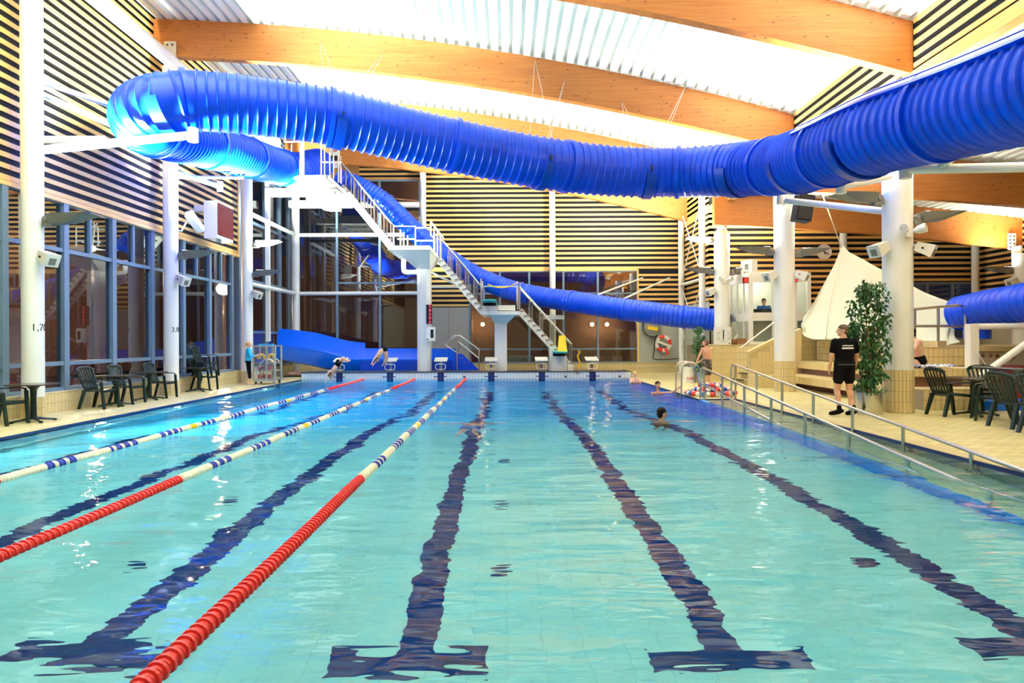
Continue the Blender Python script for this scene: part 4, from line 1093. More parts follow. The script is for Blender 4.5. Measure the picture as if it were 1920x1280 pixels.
B().box(p.x-.22, p.x+.22, 29, 29.03, p.z-.4, p.z+.42).build('board', 'white', t); B().box(p.x-.18, p.x+.18, 28.99, 29, p.z-.1, p.z+.12).build('symbol', 'text', t); B().box(p.x-.06, p.x+.12, 28.99, 29, p.z+.3, p.z+.36).build('mark', 'red', t)

# ================================================================ STARTING BLOCKS
for n, x in enumerate(lanes):
    t = thing('starting_block', 'pale starting block numbered %d above the %s' % (n+1, ['far left navy lane band', 'second navy lane band', 'third navy lane band', 'navy band left of the springboard', 'fifth navy band beside the low springboard', 'far right navy lane band'][n]), 'starting block', (x, 27.0, .31), 'starting blocks')
    b = B(); b.hexa([(x-.25, 26.95, .70), (x+.25, 26.95, .70), (x+.25, 27.5, .80), (x-.25, 27.5, .80)], [(x-.25, 26.95, .74), (x+.25, 26.95, .74), (x+.25, 27.5, .86), (x-.25, 27.5, .86)]); b.build('platform', 'greypanel' if n > 9 else 'offwhite', t)
    B().box(x-.05, x+.05, 27.15, 27.3, .31, .72).build('post', 'steel', t)
    ring = []
    for k in range(25):
        a = 2*PI*k/24; ca, sa = math.cos(a), math.sin(a); f = lambda v, e: math.copysign(abs(v)**e, v)
        ring.append(Vector((x+.2*f(ca, .5), 26.97, .50+.11*f(sa, .5))))
    B().tube(ring, .016, 6, False).build('handgrip', 'white', t, 40)
    B().bar((x, 26.98, .60), (x, 27.1, .71), .03, .03).build('stay', 'steel', t)
    lettering(str(n+1), .17, 'text', t, (x, 26.95, .50))

# ================================================================ LANE ROPES
def disc_mesh(m):
    return B().lathe([(.012, -.028), (.040, -.030), (.043, -.012), (.056, -.011), (.058, .0), (.056, .011), (.043, .012), (.040, .030), (.012, .028)], n=14, axis='y').mesh('rope_disc', MT[m], 35)
DISC = {k: disc_mesh(k) for k in ('red', 'ropewhite', 'ropeblue', 'yellow')}
for n, x in enumerate((-5.62, -3.62, -1.62)):
    t = thing('lane_rope', ['lane rope nearest the left side of the pool', 'middle one of the three red, white and blue lane ropes', 'lane rope nearest the camera, running beside the pool centre'][n], 'lane rope', (x, POOL_Y0, .015))
    k = 0; y = 1.75; rest = {m: B() for m in DISC}
    B().cyl((x, POOL_Y0-.1, .01), (x, POOL_Y1-.02, .01), .008, n=6).build('cable', 'steel', t)
    while y < POOL_Y1-.12:
        if y < 7.5 or y > 21.4: m = 'red'
        else:
            u = (y-7.5) % 1.4; m = 'ropewhite' if u < .7 or k % 3 == 0 else 'ropeblue'
            if abs((y-7.5) % 5.25-4.7) < .12: m = 'yellow'
        z = .016+.006*math.sin(y*1.7+n)
        if k < 300: piece('disc', DISC[m], t, (x, y, z), (0, random.uniform(0, 1), random.uniform(-.05, .05)))
        else:
            rest[m].lathe([(.012, -.028), (.040, -.030), (.056, -.011), (.056, .011), (.040, .030), (.012, .028)], (x, y, z), 10, 'y')
        y += .07; k += 1
    for m, b in rest.items():
        if b.v: b.build('disc_chain', m, t, 35)['kind'] = 'stuff'

# ================================================================ LADDERS, RAMP RAILS
def ladder(x, y, dx, label):
    """two hoops side by side along y; dx is the direction into the pool"""
    t = thing('pool_ladder', label, 'ladder', (x, y, .03))
    for yy in (y, y+.62):
        o = [(x-dx*.62, yy, .03), (x-dx*.45, yy, .6), (x-dx*.3, yy, .86), (x-dx*.1, yy, .92), (x+dx*.06, yy, .82), (x+dx*.1, yy, .4), (x+dx*.12, yy, -1.1)]
        B().tube(bez(o, 6), .021, 8).build('handrail', 'steel', t, 40)
        B().lathe([(.02, .03), (.05, .03), (.05, .045), (.02, .05)], (x-dx*.62, yy, 0), 12).build('flange', 'steel', t, 40)
    for z in (-.25, -.55, -.85): B().box(min(x+dx*.08, x+dx*.16), max(x+dx*.08, x+dx*.16), y, y+.62, z-.015, z+.015).build('rung', 'steel', t)
ladder(POOL_L, 23.4, 1, 'steel pool ladder on the left edge below the wire trolley')
ladder(POOL_R, 18.6, -1, 'steel pool ladder on the right edge held by a bathing boy')
def ramp_rail(x, y0, y1, h0, lab, mid):
    t = thing('ramp_railing', lab, 'railing', (x, y0, 0))
    zt = lambda y: h0-.0865*(y0-y)
    top = [(x, y0+.25, -.02), (x, y0+.25, zt(y0)-.14), (x, y0+.19, zt(y0)-.03), (x, y0+.08, zt(y0)), (x, y0-.1, zt(y0-.1)), (x, y1, zt(y1))]
    B().tube([Vector(p) for p in top], .026, 10).build('handrail', 'steel', t, 40)
    if mid: B().tube([Vector((x, y0+.25, zt(y0)-.42)), Vector((x, y0, zt(y0)-.42)), Vector((x, 8.2, zt(8.2)-.42))], .022, 8).build('mid_rail', 'steel', t, 40)
    y = y0-.06
    while y > max(y1, 6.0):
        B().cyl((x, y, zramp(y)), (x, y, zt(y)-.01), .027, n=10).build('post', 'steel', t, 40); y -= 1.45
ramp_rail(POOL_R+.09, 17.2, 4.5, .82, 'steel handrail with a mid rail along the pool side of the ramp', True)
ramp_rail(RAMP_R-.06, 17.2, 4.5, .90, 'steel handrail along the deck side of the ramp', False)

# underwater lamps
for y, lb in zip((10.6, 13.5, 16.6, 19.6, 22.6), ('nearest the camera', 'before the column marked 3,8', 'below the tables near column 3,8', 'past the column marked 3,8', 'below the steel ladder')):
    t = thing('pool_lamp', 'round underwater lamp in the left pool wall, '+lb, 'lamp', (POOL_L, y, -.5), 'underwater lamps in the left pool wall')
    B().lathe([(0, .03), (.13, .03)], (POOL_L, y, -.5), 20, 'x').build('glass', 'glowpool', t, fix=False); B().lathe([(.13, .0), (.13, .035), (.16, .035), (.16, 0)], (POOL_L, y, -.5), 20, 'x').build('rim', 'steel', t, 40)
for y in (10.6, 13.5, 16.6, 19.6, 22.6):
    for x, dx in ((POOL_L+.1, 1),):
        l = bpy.data.lights.new('pool_lamp_light', 'AREA'); l.shape = 'DISK'; l.size = .1; l.energy = POOL_W*(.03 if y < 12 else .09 if y < 15 else .6); l.color = (.28, .76, 1)
        o = bpy.data.objects.new('pool_lamp_light', l); COL.objects.link(o); o.location = (x, y, max(-.5, -.5)); o.rotation_euler = Vector((dx, 0, -.12)).to_track_quat('-Z', 'Y').to_euler()
# ================================================================ CHAIRS AND TABLES
def arc(pts, n=5): return bez(pts, n)
def make_chair():
    """plastic armchair, seat at .43, faces +y"""
    t = thing('plastic_armchair', 'x', 'chair')
    b = B(); n = 8
    for i in range(n):                                   # dished seat
        a0, a1 = -.235+.47*i/n, -.235+.47*(i+1)/n
        z = lambda x, y: .43-.022*(1-(x/.235)**2)-.015*(.2-y)
        for j in range(4):
            y0, y1 = -.2+.42*j/4, -.2+.42*(j+1)/4
            b.hexa([(a0, y0, z(a0, y0)-.022), (a1, y0, z(a1, y0)-.022), (a1, y1, z(a1, y1)-.022), (a0, y1, z(a0, y1)-.022)], [(a0, y0, z(a0, y0)), (a1, y0, z(a1, y0)), (a1, y1, z(a1, y1)), (a0, y1, z(a0, y1))])
    b.box(-.24, .24, .2, .235, .37, .425); b.build('seat', 'chair', t)
    back = lambda s: (-.2-.17*(s-.42)/.5-.02*math.sin((s-.42)*6))
    b = B()                                              # back frame: fan shaped
    for s in (-1, 1): b.loft([((s*.20, back(.40), .40), .022, .02), ((s*.215, back(.6), .6), .022, .02), ((s*.255, back(.88), .86), .026, .02)], 8)
    pts = [(-.262, back(.86), .85), (-.2, back(.9)-.02, .895), (-.1, back(.92)-.04, .915), (0, back(.92)-.045, .92), (.1, back(.92)-.04, .915), (.2, back(.9)-.02, .895), (.262, back(.86), .85)]
    b.loft([(p, .04, .015) for p in arc(pts, 3)], 8, side=(0, 0, 1)); b.bar((-.2, back(.44), .45), (.2, back(.44), .45), .02, .07); br_ = b.build('backrest', 'chair', t, 50)
    for k in range(5):
        x0 = -.13+.065*k; x1 = x0*1.28
        B().hexa([(x0-.018, back(.46)-.006, .45), (x0+.018, back(.46)-.006, .45), (x0+.018, back(.46)+.008, .45), (x0-.018, back(.46)+.008, .45)],
                 [(x1-.02, back(.9)-.03, .90), (x1+.02, back(.9)-.03, .90), (x1+.02, back(.9)-.016, .90), (x1-.02, back(.9)-.016, .90)]).build('slat', 'chair', br_)
    for s in (-1, 1):
        B().loft([((s*.235, back(.66), .645), .03, .012), ((s*.285, -.12, .655), .034, .014), ((s*.295, .1, .66), .034, .014), ((s*.285, .2, .645), .034, .016), ((s*.275, .235, .58), .028, .018)], 8, side=(1, 0, 0)).build('armrest', 'chair', t, 50)
        B().hexa([(s*.245-.026, .265, 0), (s*.245+.026, .265, 0), (s*.245+.026, .31, 0), (s*.245-.026, .31, 0)], [(s*.272-.03, .205, .61), (s*.272+.03, .205, .61), (s*.272+.03, .25, .61), (s*.272-.03, .25, .61)]).build('leg', 'chair', t)
        B().hexa([(s*.235-.026, -.36, 0), (s*.235+.026, -.36, 0), (s*.235+.026, -.315, 0), (s*.235-.026, -.315, 0)], [(s*.215-.034, -.24, .43), (s*.215+.034, -.24, .43), (s*.215+.034, -.18, .43), (s*.215-.034, -.18, .43)]).build('leg', 'chair', t)
    return t
def make_table():
    t = thing('bistro_table', 'x', 'table')
    w, h = .39, .725
    pr = []
    for k in range(24):
        a = 2*PI*k/24; f = lambda v: math.copysign(abs(v)**.45, v); pr.append((w*f(math.cos(a)), w*f(math.sin(a))))
    B().prism(pr, 'z', h-.022, h).build('table_top', 'tabletop', t)
    B().loft([((0, 0, .05), .07), ((0, 0, .12), .055), ((0, 0, .45), .05), ((0, 0, .62), .06), ((0, 0, .69), .13), ((0, 0, h-.022), .17)], 14).build('pedestal', 'chair', t, 50)
    for k in range(4):
        a = PI/4+k*PI/2; c, s = math.cos(a), math.sin(a)
        b = B(); b.loft([((c*.04, s*.04, .075), .035, .03), ((c*.2, s*.2, .045), .028, .02), ((c*.36, s*.36, .025), .025, .015)], 8); b.cyl((c*.36, s*.36, 0), (c*.36, s*.36, .035), .035, n=10); b.build('foot', 'chair', t, 50)
    return t
ch0, tb0 = make_chair(), make_table(); ZD = .03
def flo(px, py, drop=1.52):
    """point on the deck at pixel"""
    r = W(px, py, 1.0); k = drop/(H-r.z); return Vector((r.x*k, k, H-drop))
def chair(x, y, heading, label, group=None, z=ZD):     # heading: direction the sitter looks, degrees from +y clockwise
    return dup(ch0, (x, y, z), -math.radians(heading), label, group)
def table(x, y, rot, label, group=None): return dup(tb0, (x, y, ZD), math.radians(rot), label, group)
gl, gt = 'armchairs along the left windows', 'bistro tables along the left windows'
chair(-9.3, 12.6, 95, 'dark green plastic armchair cut by the left photo edge', gl)
table(-9.03, 13.02, 8, 'dark pedestal table before the column marked 1,7', gt)
chair(-9.3, 15.6, 96, 'dark green armchair standing first past column 1,7', gl)
table(-9.26, 16.2, 4, 'dark table between the two nearest full armchairs on the left', gt)
chair(-9.35, 16.85, 95, 'dark green armchair between the two middle tables on the left', gl)
table(-9.34, 17.85, 9, 'dark pedestal table just before the column marked 3,8', gt)
chair(-9.33, 18.45, 94, 'dark green armchair at the foot of the column marked 3,8', gl)
table(-9.38, 20.8, 0, 'dark pedestal table just past the column marked 3,8', gt)
chair(-9.42, 21.3, 94, 'dark green armchair past column 3,8 carrying another chair', gl)
chair(-9.44, 21.45, 92, 'dark green armchair stacked high on top of the last left chair', gl, z=.46)
gl, gt = 'armchairs on the right deck', 'tables on the right deck'
chair(8.72, 13.42, 82, 'dark armchair nearest the tiled column on the right deck', gl)
chair(9.8, 13.85, 192, 'dark armchair facing the camera beyond the first right table', gl)
table(9.2, 13.4, 25, 'dark pedestal table among the armchairs beside the tiled column', gt)
chair(8.95, 12.6, 297, 'dark armchair with its back to the photo edge, in the middle of the right group', gl)
chair(8.66, 11.6, 80, 'dark armchair second from the camera in the right group', gl)
table(9.25, 11.6, 10, 'dark table cut by the right photo edge', gt)
chair(9.95, 12.75, 215, 'dark armchair half hidden behind the others at far right', gl)
chair(8.55, 10.75, 80, 'dark armchair cut off by the right photo edge', gl)
for k in (ch0, tb0):
    for c in list(k.children_recursive): bpy.data.objects.remove(c)
    bpy.data.objects.remove(k)

# ================================================================ TILED TERRACES
ter = thing('tiled_terrace', 'sand tiled stepped seating bench behind the right columns', 'bench', (9, 18, .03))
def blk(name, x0, x1, y0, y1, z0, z1, m='tileplain', par=None): return B().box(x0, x1, y0, y1, z0, z1).build(name, m, par or ter)
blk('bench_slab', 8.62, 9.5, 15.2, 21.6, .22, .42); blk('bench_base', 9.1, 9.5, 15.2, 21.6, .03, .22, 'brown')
blk('bench_end', 7.75, 8.6, 21.1, 22.0, .03, .40)
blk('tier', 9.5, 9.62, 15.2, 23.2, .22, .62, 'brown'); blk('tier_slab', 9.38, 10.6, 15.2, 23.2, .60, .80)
blk('back_wall', 10.5, 10.7, 16.6, 23.2, .8, 1.48, 'grout'); blk('upper_deck', 10.7, 18.8, 16.6, 27.3, .03, 1.30)
blk('side_wall', 9.3, 10.6, 23.2, 23.45, .03, 1.9, 'grout')
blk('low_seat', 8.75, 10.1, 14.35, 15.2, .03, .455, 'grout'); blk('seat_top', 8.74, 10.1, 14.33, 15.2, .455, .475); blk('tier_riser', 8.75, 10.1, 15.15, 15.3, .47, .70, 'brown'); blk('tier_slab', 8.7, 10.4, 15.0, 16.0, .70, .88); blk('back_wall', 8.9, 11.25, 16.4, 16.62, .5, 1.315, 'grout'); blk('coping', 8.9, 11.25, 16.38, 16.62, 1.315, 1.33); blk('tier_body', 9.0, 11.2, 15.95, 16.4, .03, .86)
cnt = 150
tile_field(ter, (8.62, 21.6, .22), (0, -1, 0), (0, 0, 1), 27, 1, .24, .2, (-1, 0, 0), cap=40, gap=.008)
tile_field(ter, (9.38, 23.1, .60), (0, -1, 0), (0, 0, 1), 33, 1, .24, .2, (-1, 0, 0), cap=40, gap=.008)
tile_field(ter, (10.5, 23.1, .82), (0, -1, 0), (0, 0, 1), 54, 3, .12, .22, (-1, 0, 0), cap=0, gap=.012)
tile_field(ter, (8.9, 16.4, .88), (1, 0, 0), (0, 0, 1), 19, 2, .122, .215, (0, -1, 0), cap=80, gap=.011)
tile_field(ter, (8.7, 15.0, .70), (1, 0, 0), (0, 0, 1), 14, 1, .12, .18, (0, -1, 0), cap=30, gap=.008)
tile_field(ter, (8.75, 14.35, .03), (1, 0, 0), (0, 0, 1), 11, 2, .122, .212, (0, -1, 0), cap=40, gap=.011)
tile_field(ter, (8.62, 21.6, .42), (0, -1, 0), (1, 0, 0), 27, 3, .24, .26, (0, 0, 1), cap=0, gap=.008)
tile_field(ter, (9.3, 23.2, .8), (1, 0, 0), (0, 0, 1), 10, 5, .12, .215, (0, -1, 0), cap=50, gap=.008)
tile_field(ter, (7.75, 21.1, .03), (1, 0, 0), (0, 0, 1), 7, 2, .12, .18, (0, -1, 0), cap=20, gap=.008)
# plinth of the cabin, its steps and sloping stair wall
pb_ = thing('tiled_plinth', 'sand tiled block under the guard cabin with the pace clock on it', 'plinth', (8.5, 25.5, .03))
B().prism([(7.2, 24.6), (8.28, 24.6), (9.6, 23.5), (9.6, 27.3), (7.2, 27.3)], 'z', .03, 1.32).build('body', 'grout', pb_); B().prism([(7.18, 24.57), (8.29, 24.57), (9.6, 23.47), (9.6, 27.3), (7.18, 27.3)], 'z', 1.31, 1.345).build('coping', 'tileplain', pb_)
tile_field(pb_, (7.2, 24.6, .03), (1, 0, 0), (0, 0, 1), 2, 5, .54, .255, (0, -1, 0), cap=20, gap=.006)
d = Vector((9.6-8.28, 23.5-24.6, 0)); L_ = d.length; d.normalize(); tile_field(pb_, (8.28, 24.6, .03), d, (0, 0, 1), int(L_/.13), 5, .13, .255, (d.y, -d.x, 0), cap=70, gap=.01)
stp = thing('tiled_steps', 'small sand tiled steps with a sloping side wall leading up to the cabin', 'steps', (8.2, 22.5, .03))
for k in range(6): B().box(7.75+.28*k, 9.3, 22.3, 23.4, .03, .2+.19*k).build('step', 'tileplain', stp)
for k in range(3): B().box(7.62+.28*k, 7.78+.28*k, 22.32, 23.35, .19+.19*k, .21+.19*k).build('nosing', 'text', stp)
zA, zB = wp(1420, 660, 22.0).z, wp(1470, 627, 22.0).z
B().prism([(7.85, .03), (7.85, zA-.06), (8.95, zB-.06), (9.5, zB+.2), (9.5, .03)], 'y', 22.0, 22.25).build('side_wall', 'tileplain', stp)
B().bar((7.80, 22.12, zA-.03), (9.0, 22.12, zB), .3, .09).build('coping', 'tile', stp)
tile_field(stp, (7.86, 22.0, .06), (1, 0, 0), (0, 0, 1), 10, 6, .12, .215, (0, -1, 0), cap=60, gap=.008, limit=lambda c: c.z+.1 < zA-.08+(c.x-.06-7.85)*(zB-zA)/1.1)
B().cyl(wp(1388, 653, 22.6), wp(1462, 596, 22.9), .03, n=8).build('handrail', 'steel', stp)

# ================================================================ GUARD CABIN
cb = thing('guard_cabin', 'white framed glass guard cabin standing on the tiled block', 'cabin', (9.5, 26, 1.32))
P0, P1_, P2, P3 = Vector((8.62, 26.9, 0)), Vector((8.85, 24.75, 0)), Vector((10.95, 24.75, 0)), Vector((10.95, 26.9, 0))
zb0, zb1 = 1.35, 3.92
def cab_wall(a, b_, n, solid_left=0.0):
    d = (b_-a).normalized(); nrm = Vector((d.y, -d.x, 0))
    a0_, b0_ = a+d*.05, b_-d*.05
    for z0, z1 in ((zb0, zb0+.1), (2.20, 2.50), (zb1-.32, zb1)):
        B().bar(a+d*.06+Vector((0, 0, (z0+z1)/2)), b_-d*.06+Vector((0, 0, (z0+z1)/2)), .08, z1-z0).build('rail', 'white', cb)
    L = (b_-a).length
    for k in range(n+(b_ == P2)):
        q = a+d*(L*k/n); w = .13 if k in (0, n) else .05
        B().bar(q+Vector((0, 0, zb0)), q+Vector((0, 0, zb1)), w, w).build('post', 'white', cb)
    for k in range(n):
        p, q = a+d*(L*k/n), a+d*(L*(k+1)/n)
        for z0, z1 in ((zb0+.1, 2.20), (2.5, zb1-.32)):
            B().hexa([p+Vector((0, 0, z0)), q+Vector((0, 0, z0)), q+nrm*-.01+Vector((0, 0, z0)), p+nrm*-.01+Vector((0, 0, z0))], [p+Vector((0, 0, z1)), q+Vector((0, 0, z1)), q+nrm*-.01+Vector((0, 0, z1)), p+nrm*-.01+Vector((0, 0, z1))]).build('pane', 'clearglass', cb)
cab_wall(P0, P1_, 4); cab_wall(P1_, P2-Vector((.5, 0, 0)), 2); cab_wall(P2-Vector((.5, 0, 0)), P2, 1)
B().prism([(P0.x, P0.y), (P1_.x, P1_.y), (P2.x, P2.y), (P2.x, 27.3), (P0.x, 27.3)], 'z', zb1, zb1+.06).build('roof', 'white', cb)
B().box(P0.x, P2.x, 27.2, 27.3, zb0, zb1).build('rear_wall', 'offwhite', cb); B().box(P2.x-.06, P2.x, 24.8, 27.3, zb0, zb1).build('side_wall', 'offwhite', cb)
B().box(9.0, 10.85, 24.95, 25.35, 2.2, 2.26).build('desk', 'offwhite', cb); B().box(9.0, 10.85, 25.0, 25.02, zb0, 2.2).build('desk_front', 'greypanel', cb)
l = bpy.data.lights.new('cabin_fill', 'POINT'); l.energy = 22; l.color = WARM; l.shadow_soft_size = .2  # added point light to brighten the cabin, no lamp built for it
o = bpy.data.objects.new('cabin_fill', l); COL.objects.link(o); o.location = (9.8, 26.4, 3.7)
p = wp(1429, 583, 25.1); t = thing('desk_monitor', 'black flat screen on the desk in front of the guard', 'monitor', (p.x, 25.15, 2.26))
B().box(p.x-.30, p.x+.34, 25.1, 25.14, 2.38, 2.64).build('screen', 'text', t); B().box(p.x-.04, p.x+.04, 25.14, 25.18, 2.26, 2.5).build('stand', 'text', t)
for (a, b_), lab in ((((1393, 520), (1403, 531)), 'red display on the left top corner of the cabin'), (((1488, 523), (1495.5, 528)), 'red lit display on the right top of the cabin')):
    p, q = wp(*a, 24.65), wp(*b_, 24.65); t = thing('small_display', lab, 'display', (p.x, 24.65, q.z)); B().box(p.x, q.x, 24.6, 24.7, q.z, p.z).build('case', 'scorered', t); B().box(p.x+.03, q.x-.03, 24.59, 24.6, q.z+.03, p.z-.03).build('digits', 'red' if 'left' in lab else 'ledred', t)
p, q = wp(1397, 486, 24.9), wp(1422, 518, 24.9)
t = thing('cabinet_box', 'white cabinet with a small screen on top of the cabin roof', 'box', ((p.x+q.x)/2, 25, q.z))
B().hexa([(p.x, 25.35, q.z), (p.x+.25, 24.9, q.z), (q.x, 25.0, q.z), (q.x-.1, 25.5, q.z)], [(p.x, 25.35, p.z), (p.x+.25, 24.9, p.z), (q.x, 25.0, p.z), (q.x-.1, 25.5, p.z)]).build('case', 'white', t)
d = Vector((.25, -.45, 0)).normalized(); c = Vector((p.x+.13, 25.11, (p.z+q.z)/2+.06)); nn = Vector((d.y, -d.x, 0))
B().obox(c+nn*.01, d*.07, nn*.008, Vector((0, 0, .1))).build('screen', 'lampgrey', t); B().obox(c+nn*.012-Vector((0, 0, .2)), d*.12, nn*.006, Vector((0, 0, .02))).build('slot', 'lampgrey', t)
# pace clock
def dial(parent, c, r, nums, hands, m='text', yoff=-.012):
    for k in range(12):
        a = PI/2-2*PI*k/12; d = Vector((math.cos(a), 0, math.sin(a)))
        if nums and k % 2 == 0: lettering(nums[k//2], r*.24, m, parent, c+d*r*.76+Vector((0, yoff, 0)))
        else: B().obox(c+d*r*.84+Vector((0, yoff, 0)), d*r*.05, Vector((0, .003, 0)), Vector((-d.z, 0, d.x))*r*.02).build('tick', m, parent)
    for ang, ln, w in hands:
        a = PI/2-math.radians(ang); d = Vector((math.cos(a), 0, math.sin(a)))
        B().obox(c+d*r*ln*.4+Vector((0, yoff-.008, 0)), d*r*ln*.6, Vector((0, .004, 0)), Vector((-d.z, 0, d.x))*r*w).build('hand', m, parent)
p, q = wp(1340.5, 613.5, 24.7), wp(1370.5, 645, 24.7)
t = thing('pace_clock', 'square white pace clock with a round dial on the tiled block', 'clock', ((p.x+q.x)/2, 24.75, 1.345))
B().box(p.x, q.x, 24.66, 24.86, 1.345, p.z).build('case', 'white', t); c = Vector(((p.x+q.x)/2, 24.655, (p.z+1.345)/2))
B().lathe([(0, -.004), (.27, -.004), (.27, .0)], c, 32, 'y').build('dial_face', 'whitetile', t, 30); dial(t.children[-1] if False else bpy.data.objects['dial_face'], c, .27, ['60', '10', '20', '30', '40', '50'], [(0, .7, .07), (180, .55, .05)])
B().box(q.x-.09, q.x-.05, 24.645, 24.66, 1.37, 1.41).build('knob', 'text', t)
c = wp(1545, 472, 27.3); t = thing('wall_clock', 'round white wall clock on the striped side wall', 'clock', c)
B().lathe([(0, .05), (.28, .05), (.3, .0), (.3, -.03), (.275, -.03), (.27, -.01), (0, -.01)], c, 36, 'y').build('case', 'white', t, 30); dial(t, c, .27, None, [(157, .45, .07), (118, .75, .05)], yoff=-.02)
p = wp(1383, 638, 24.6); t = thing('wicker_basket', 'brown wicker basket lying beside the pace clock', 'basket', (p.x, 24.8, 1.345))
B().box(p.x+.02, p.x+.36, 24.68, 25.0, 1.345, 1.56).build('basket', 'bark', t); B().ell((p.x-.08, 24.8, 1.44), .16, .13, .11, 12, 8).build('bundle', 'bark', t, 60); B().bar((p.x-.08, 24.7, 1.55), (p.x+.03, 24.7, 1.7), .04, .03).build('handle', 'white', t)

# ================================================================ WHITE SHEET
def sheet():
    Y0, Y1 = 22.8, 16.9
    top = [(1506, 596, 23.0), (1532, 556, 22.8), (1560, 505, 22.6), (1578, 462, 22.4), (1596, 474, 22.0), (1625, 491, 21.2), (1655, 505, 20.4), (1690, 524, 19.6), (1730, 545, 18.8), (1770, 563, 18.1), (1812, 576, 17.5)]
    bot = [(1508, 603, 22.6), (1512, 632, 22.0), (1540, 636.5, 21.5), (1565, 637, 21.0), (1590, 639, 20.5), (1620, 643, 19.9), (1655, 648, 19.3), (1690, 649, 18.6), (1730, 648, 17.9), (1770, 647, 17.3), (1805, 640, 16.8)]
    T = bez([W(*c) for c in top], 6); Bm = bez([W(*c) for c in bot], 6); n = len(T); m = 26; vs = []
    for i in range(n):
        for j in range(m+1):
            v = j/m; p = T[i].lerp(Bm[i], v)
            u = i/n; sag = math.sin(PI*v)
            p += Vector((0, .35*sag*(.6+.4*math.sin(u*7)), -.22*sag))
            f = .20*math.sin(u*30+4*v*(1-u))*(.25+v*.75)*(1-v*.3)+.09*math.sin(u*67+6*v)*v
            p += Vector((0, -f, 0)); p.z = max(p.z, 1.33 if p.y < 16 or p.x > 10.7 else .85)
            vs.append(p)
    fs = [(i*(m+1)+j, i*(m+1)+j+1, (i+1)*(m+1)+j+1, (i+1)*(m+1)+j) for i in range(n-1) for j in range(m)]
    b = B().add(vs, fs); o = b.build('dust_sheet', 'tarp', None, 80, fix=False)
    md = o.modifiers.new('thickness', 'SOLIDIFY'); md.thickness = .012
    tag(o, 'large white sheet hung like a tent from a pole behind the ficus', 'sheet')
sheet()
t = thing('rope', 'thin pale rope holding the white sheet up to the roof', 'rope', W(1578, 462, 22.4)); B().cyl(W(1578, 464, 22.4), W(1541, 362, 21.0), .018, n=6).build('cord', 'beige', t)

# white deck railing in front of the sheet
rail_run('deck_railing', 'steel tube railing in front of the white sheet at right', [[wp(1712, 580, 16.8), wp(1800, 572, 16.8), wp(1808, 575, 16.8), wp(1810, 580, 16.8), wp(1810, 648, 16.8)], [wp(1712, 611, 16.8), wp(1808, 611, 16.8)], [wp(1715, 580, 16.8), wp(1715, 650, 16.8)], [wp(1759, 577, 16.8), wp(1759, 650, 16.8)]], .035)
t = thing('strut_support', 'white steel support with a long slanted strut below the right blue tube', 'support', wp(1822, 690, 15.2))
B().box(wp(1814, 640, 15.4).x, wp(1830, 640, 15.4).x, 15.3, 15.5, wp(1820, 690, 15.4).z, wp(1820, 607, 15.4).z).build('post', 'white', t); B().cyl(wp(1826, 612, 15.4), wp(1960, 611, 15.4), .07, n=14).build('pipe', 'white', t, 40); B().cyl(wp(1838, 706, 14.9), wp(1960, 618, 14.9), .075, n=14).build('strut', 'white', t, 40)
B().cyl(wp(1832, 658, 15.2), wp(1858, 700, 15.2), .008, n=5).build('wire', 'white', t)
t = thing('counter', 'beige counter with brown shell decorations at the right edge', 'counter', wp(1880, 690, 16.5))
x0 = wp(1832, 660, 16.5).x; zt, zb_ = wp(1880, 648, 16.5).z, .03
B().box(x0, x0+2.6, 16.45, 17.0, 1.22, 1.34).build('counter_top', 'tileplain', t)
for k in range(2): B().box(x0+.02+k*.78, x0+.78+k*.78, 16.5, 16.6, .03, 1.2).build('panel', 'beige', t)
for k, (px, py) in enumerate(((1843, 666), (1857, 666), (1870, 667), (1844, 685), (1857, 687), (1884, 687), (1899, 669))):
    c = wp(px, py, 16.48); B().ell(c, .055, .02, .05, 10, 6).build('shell', 'shell', t, 60)
rail_run('deck_railing', 'brown topped rail behind the right chairs', [[wp(1820, 688, 14.3), wp(1960, 695, 13.4)], [wp(1882, 692, 13.9), wp(1882, 745, 13.9)]], .03, m='darksteel')
t = thing('bench_seat', 'maroon padded bench behind the right chairs', 'bench', wp(1900, 700, 15.5)); p = wp(1884, 694, 15.6); B().box(p.x, p.x+1.4, 15.5, 16.0, .5, .92).build('cushion', 'maroon', t); B().box(p.x, p.x+1.4, 15.55, 16.0, .03, .5).build('base', 'maroon', t)
t = thing('pool_mat', 'blue floor mats below the right tables', 'mat', wp(1890, 768, 14)); p = flo(1868, 772); B().box(p.x, p.x+1.8, p.y+.2, p.y+.9, .03, .22).build('mat', 'bluelight', t)

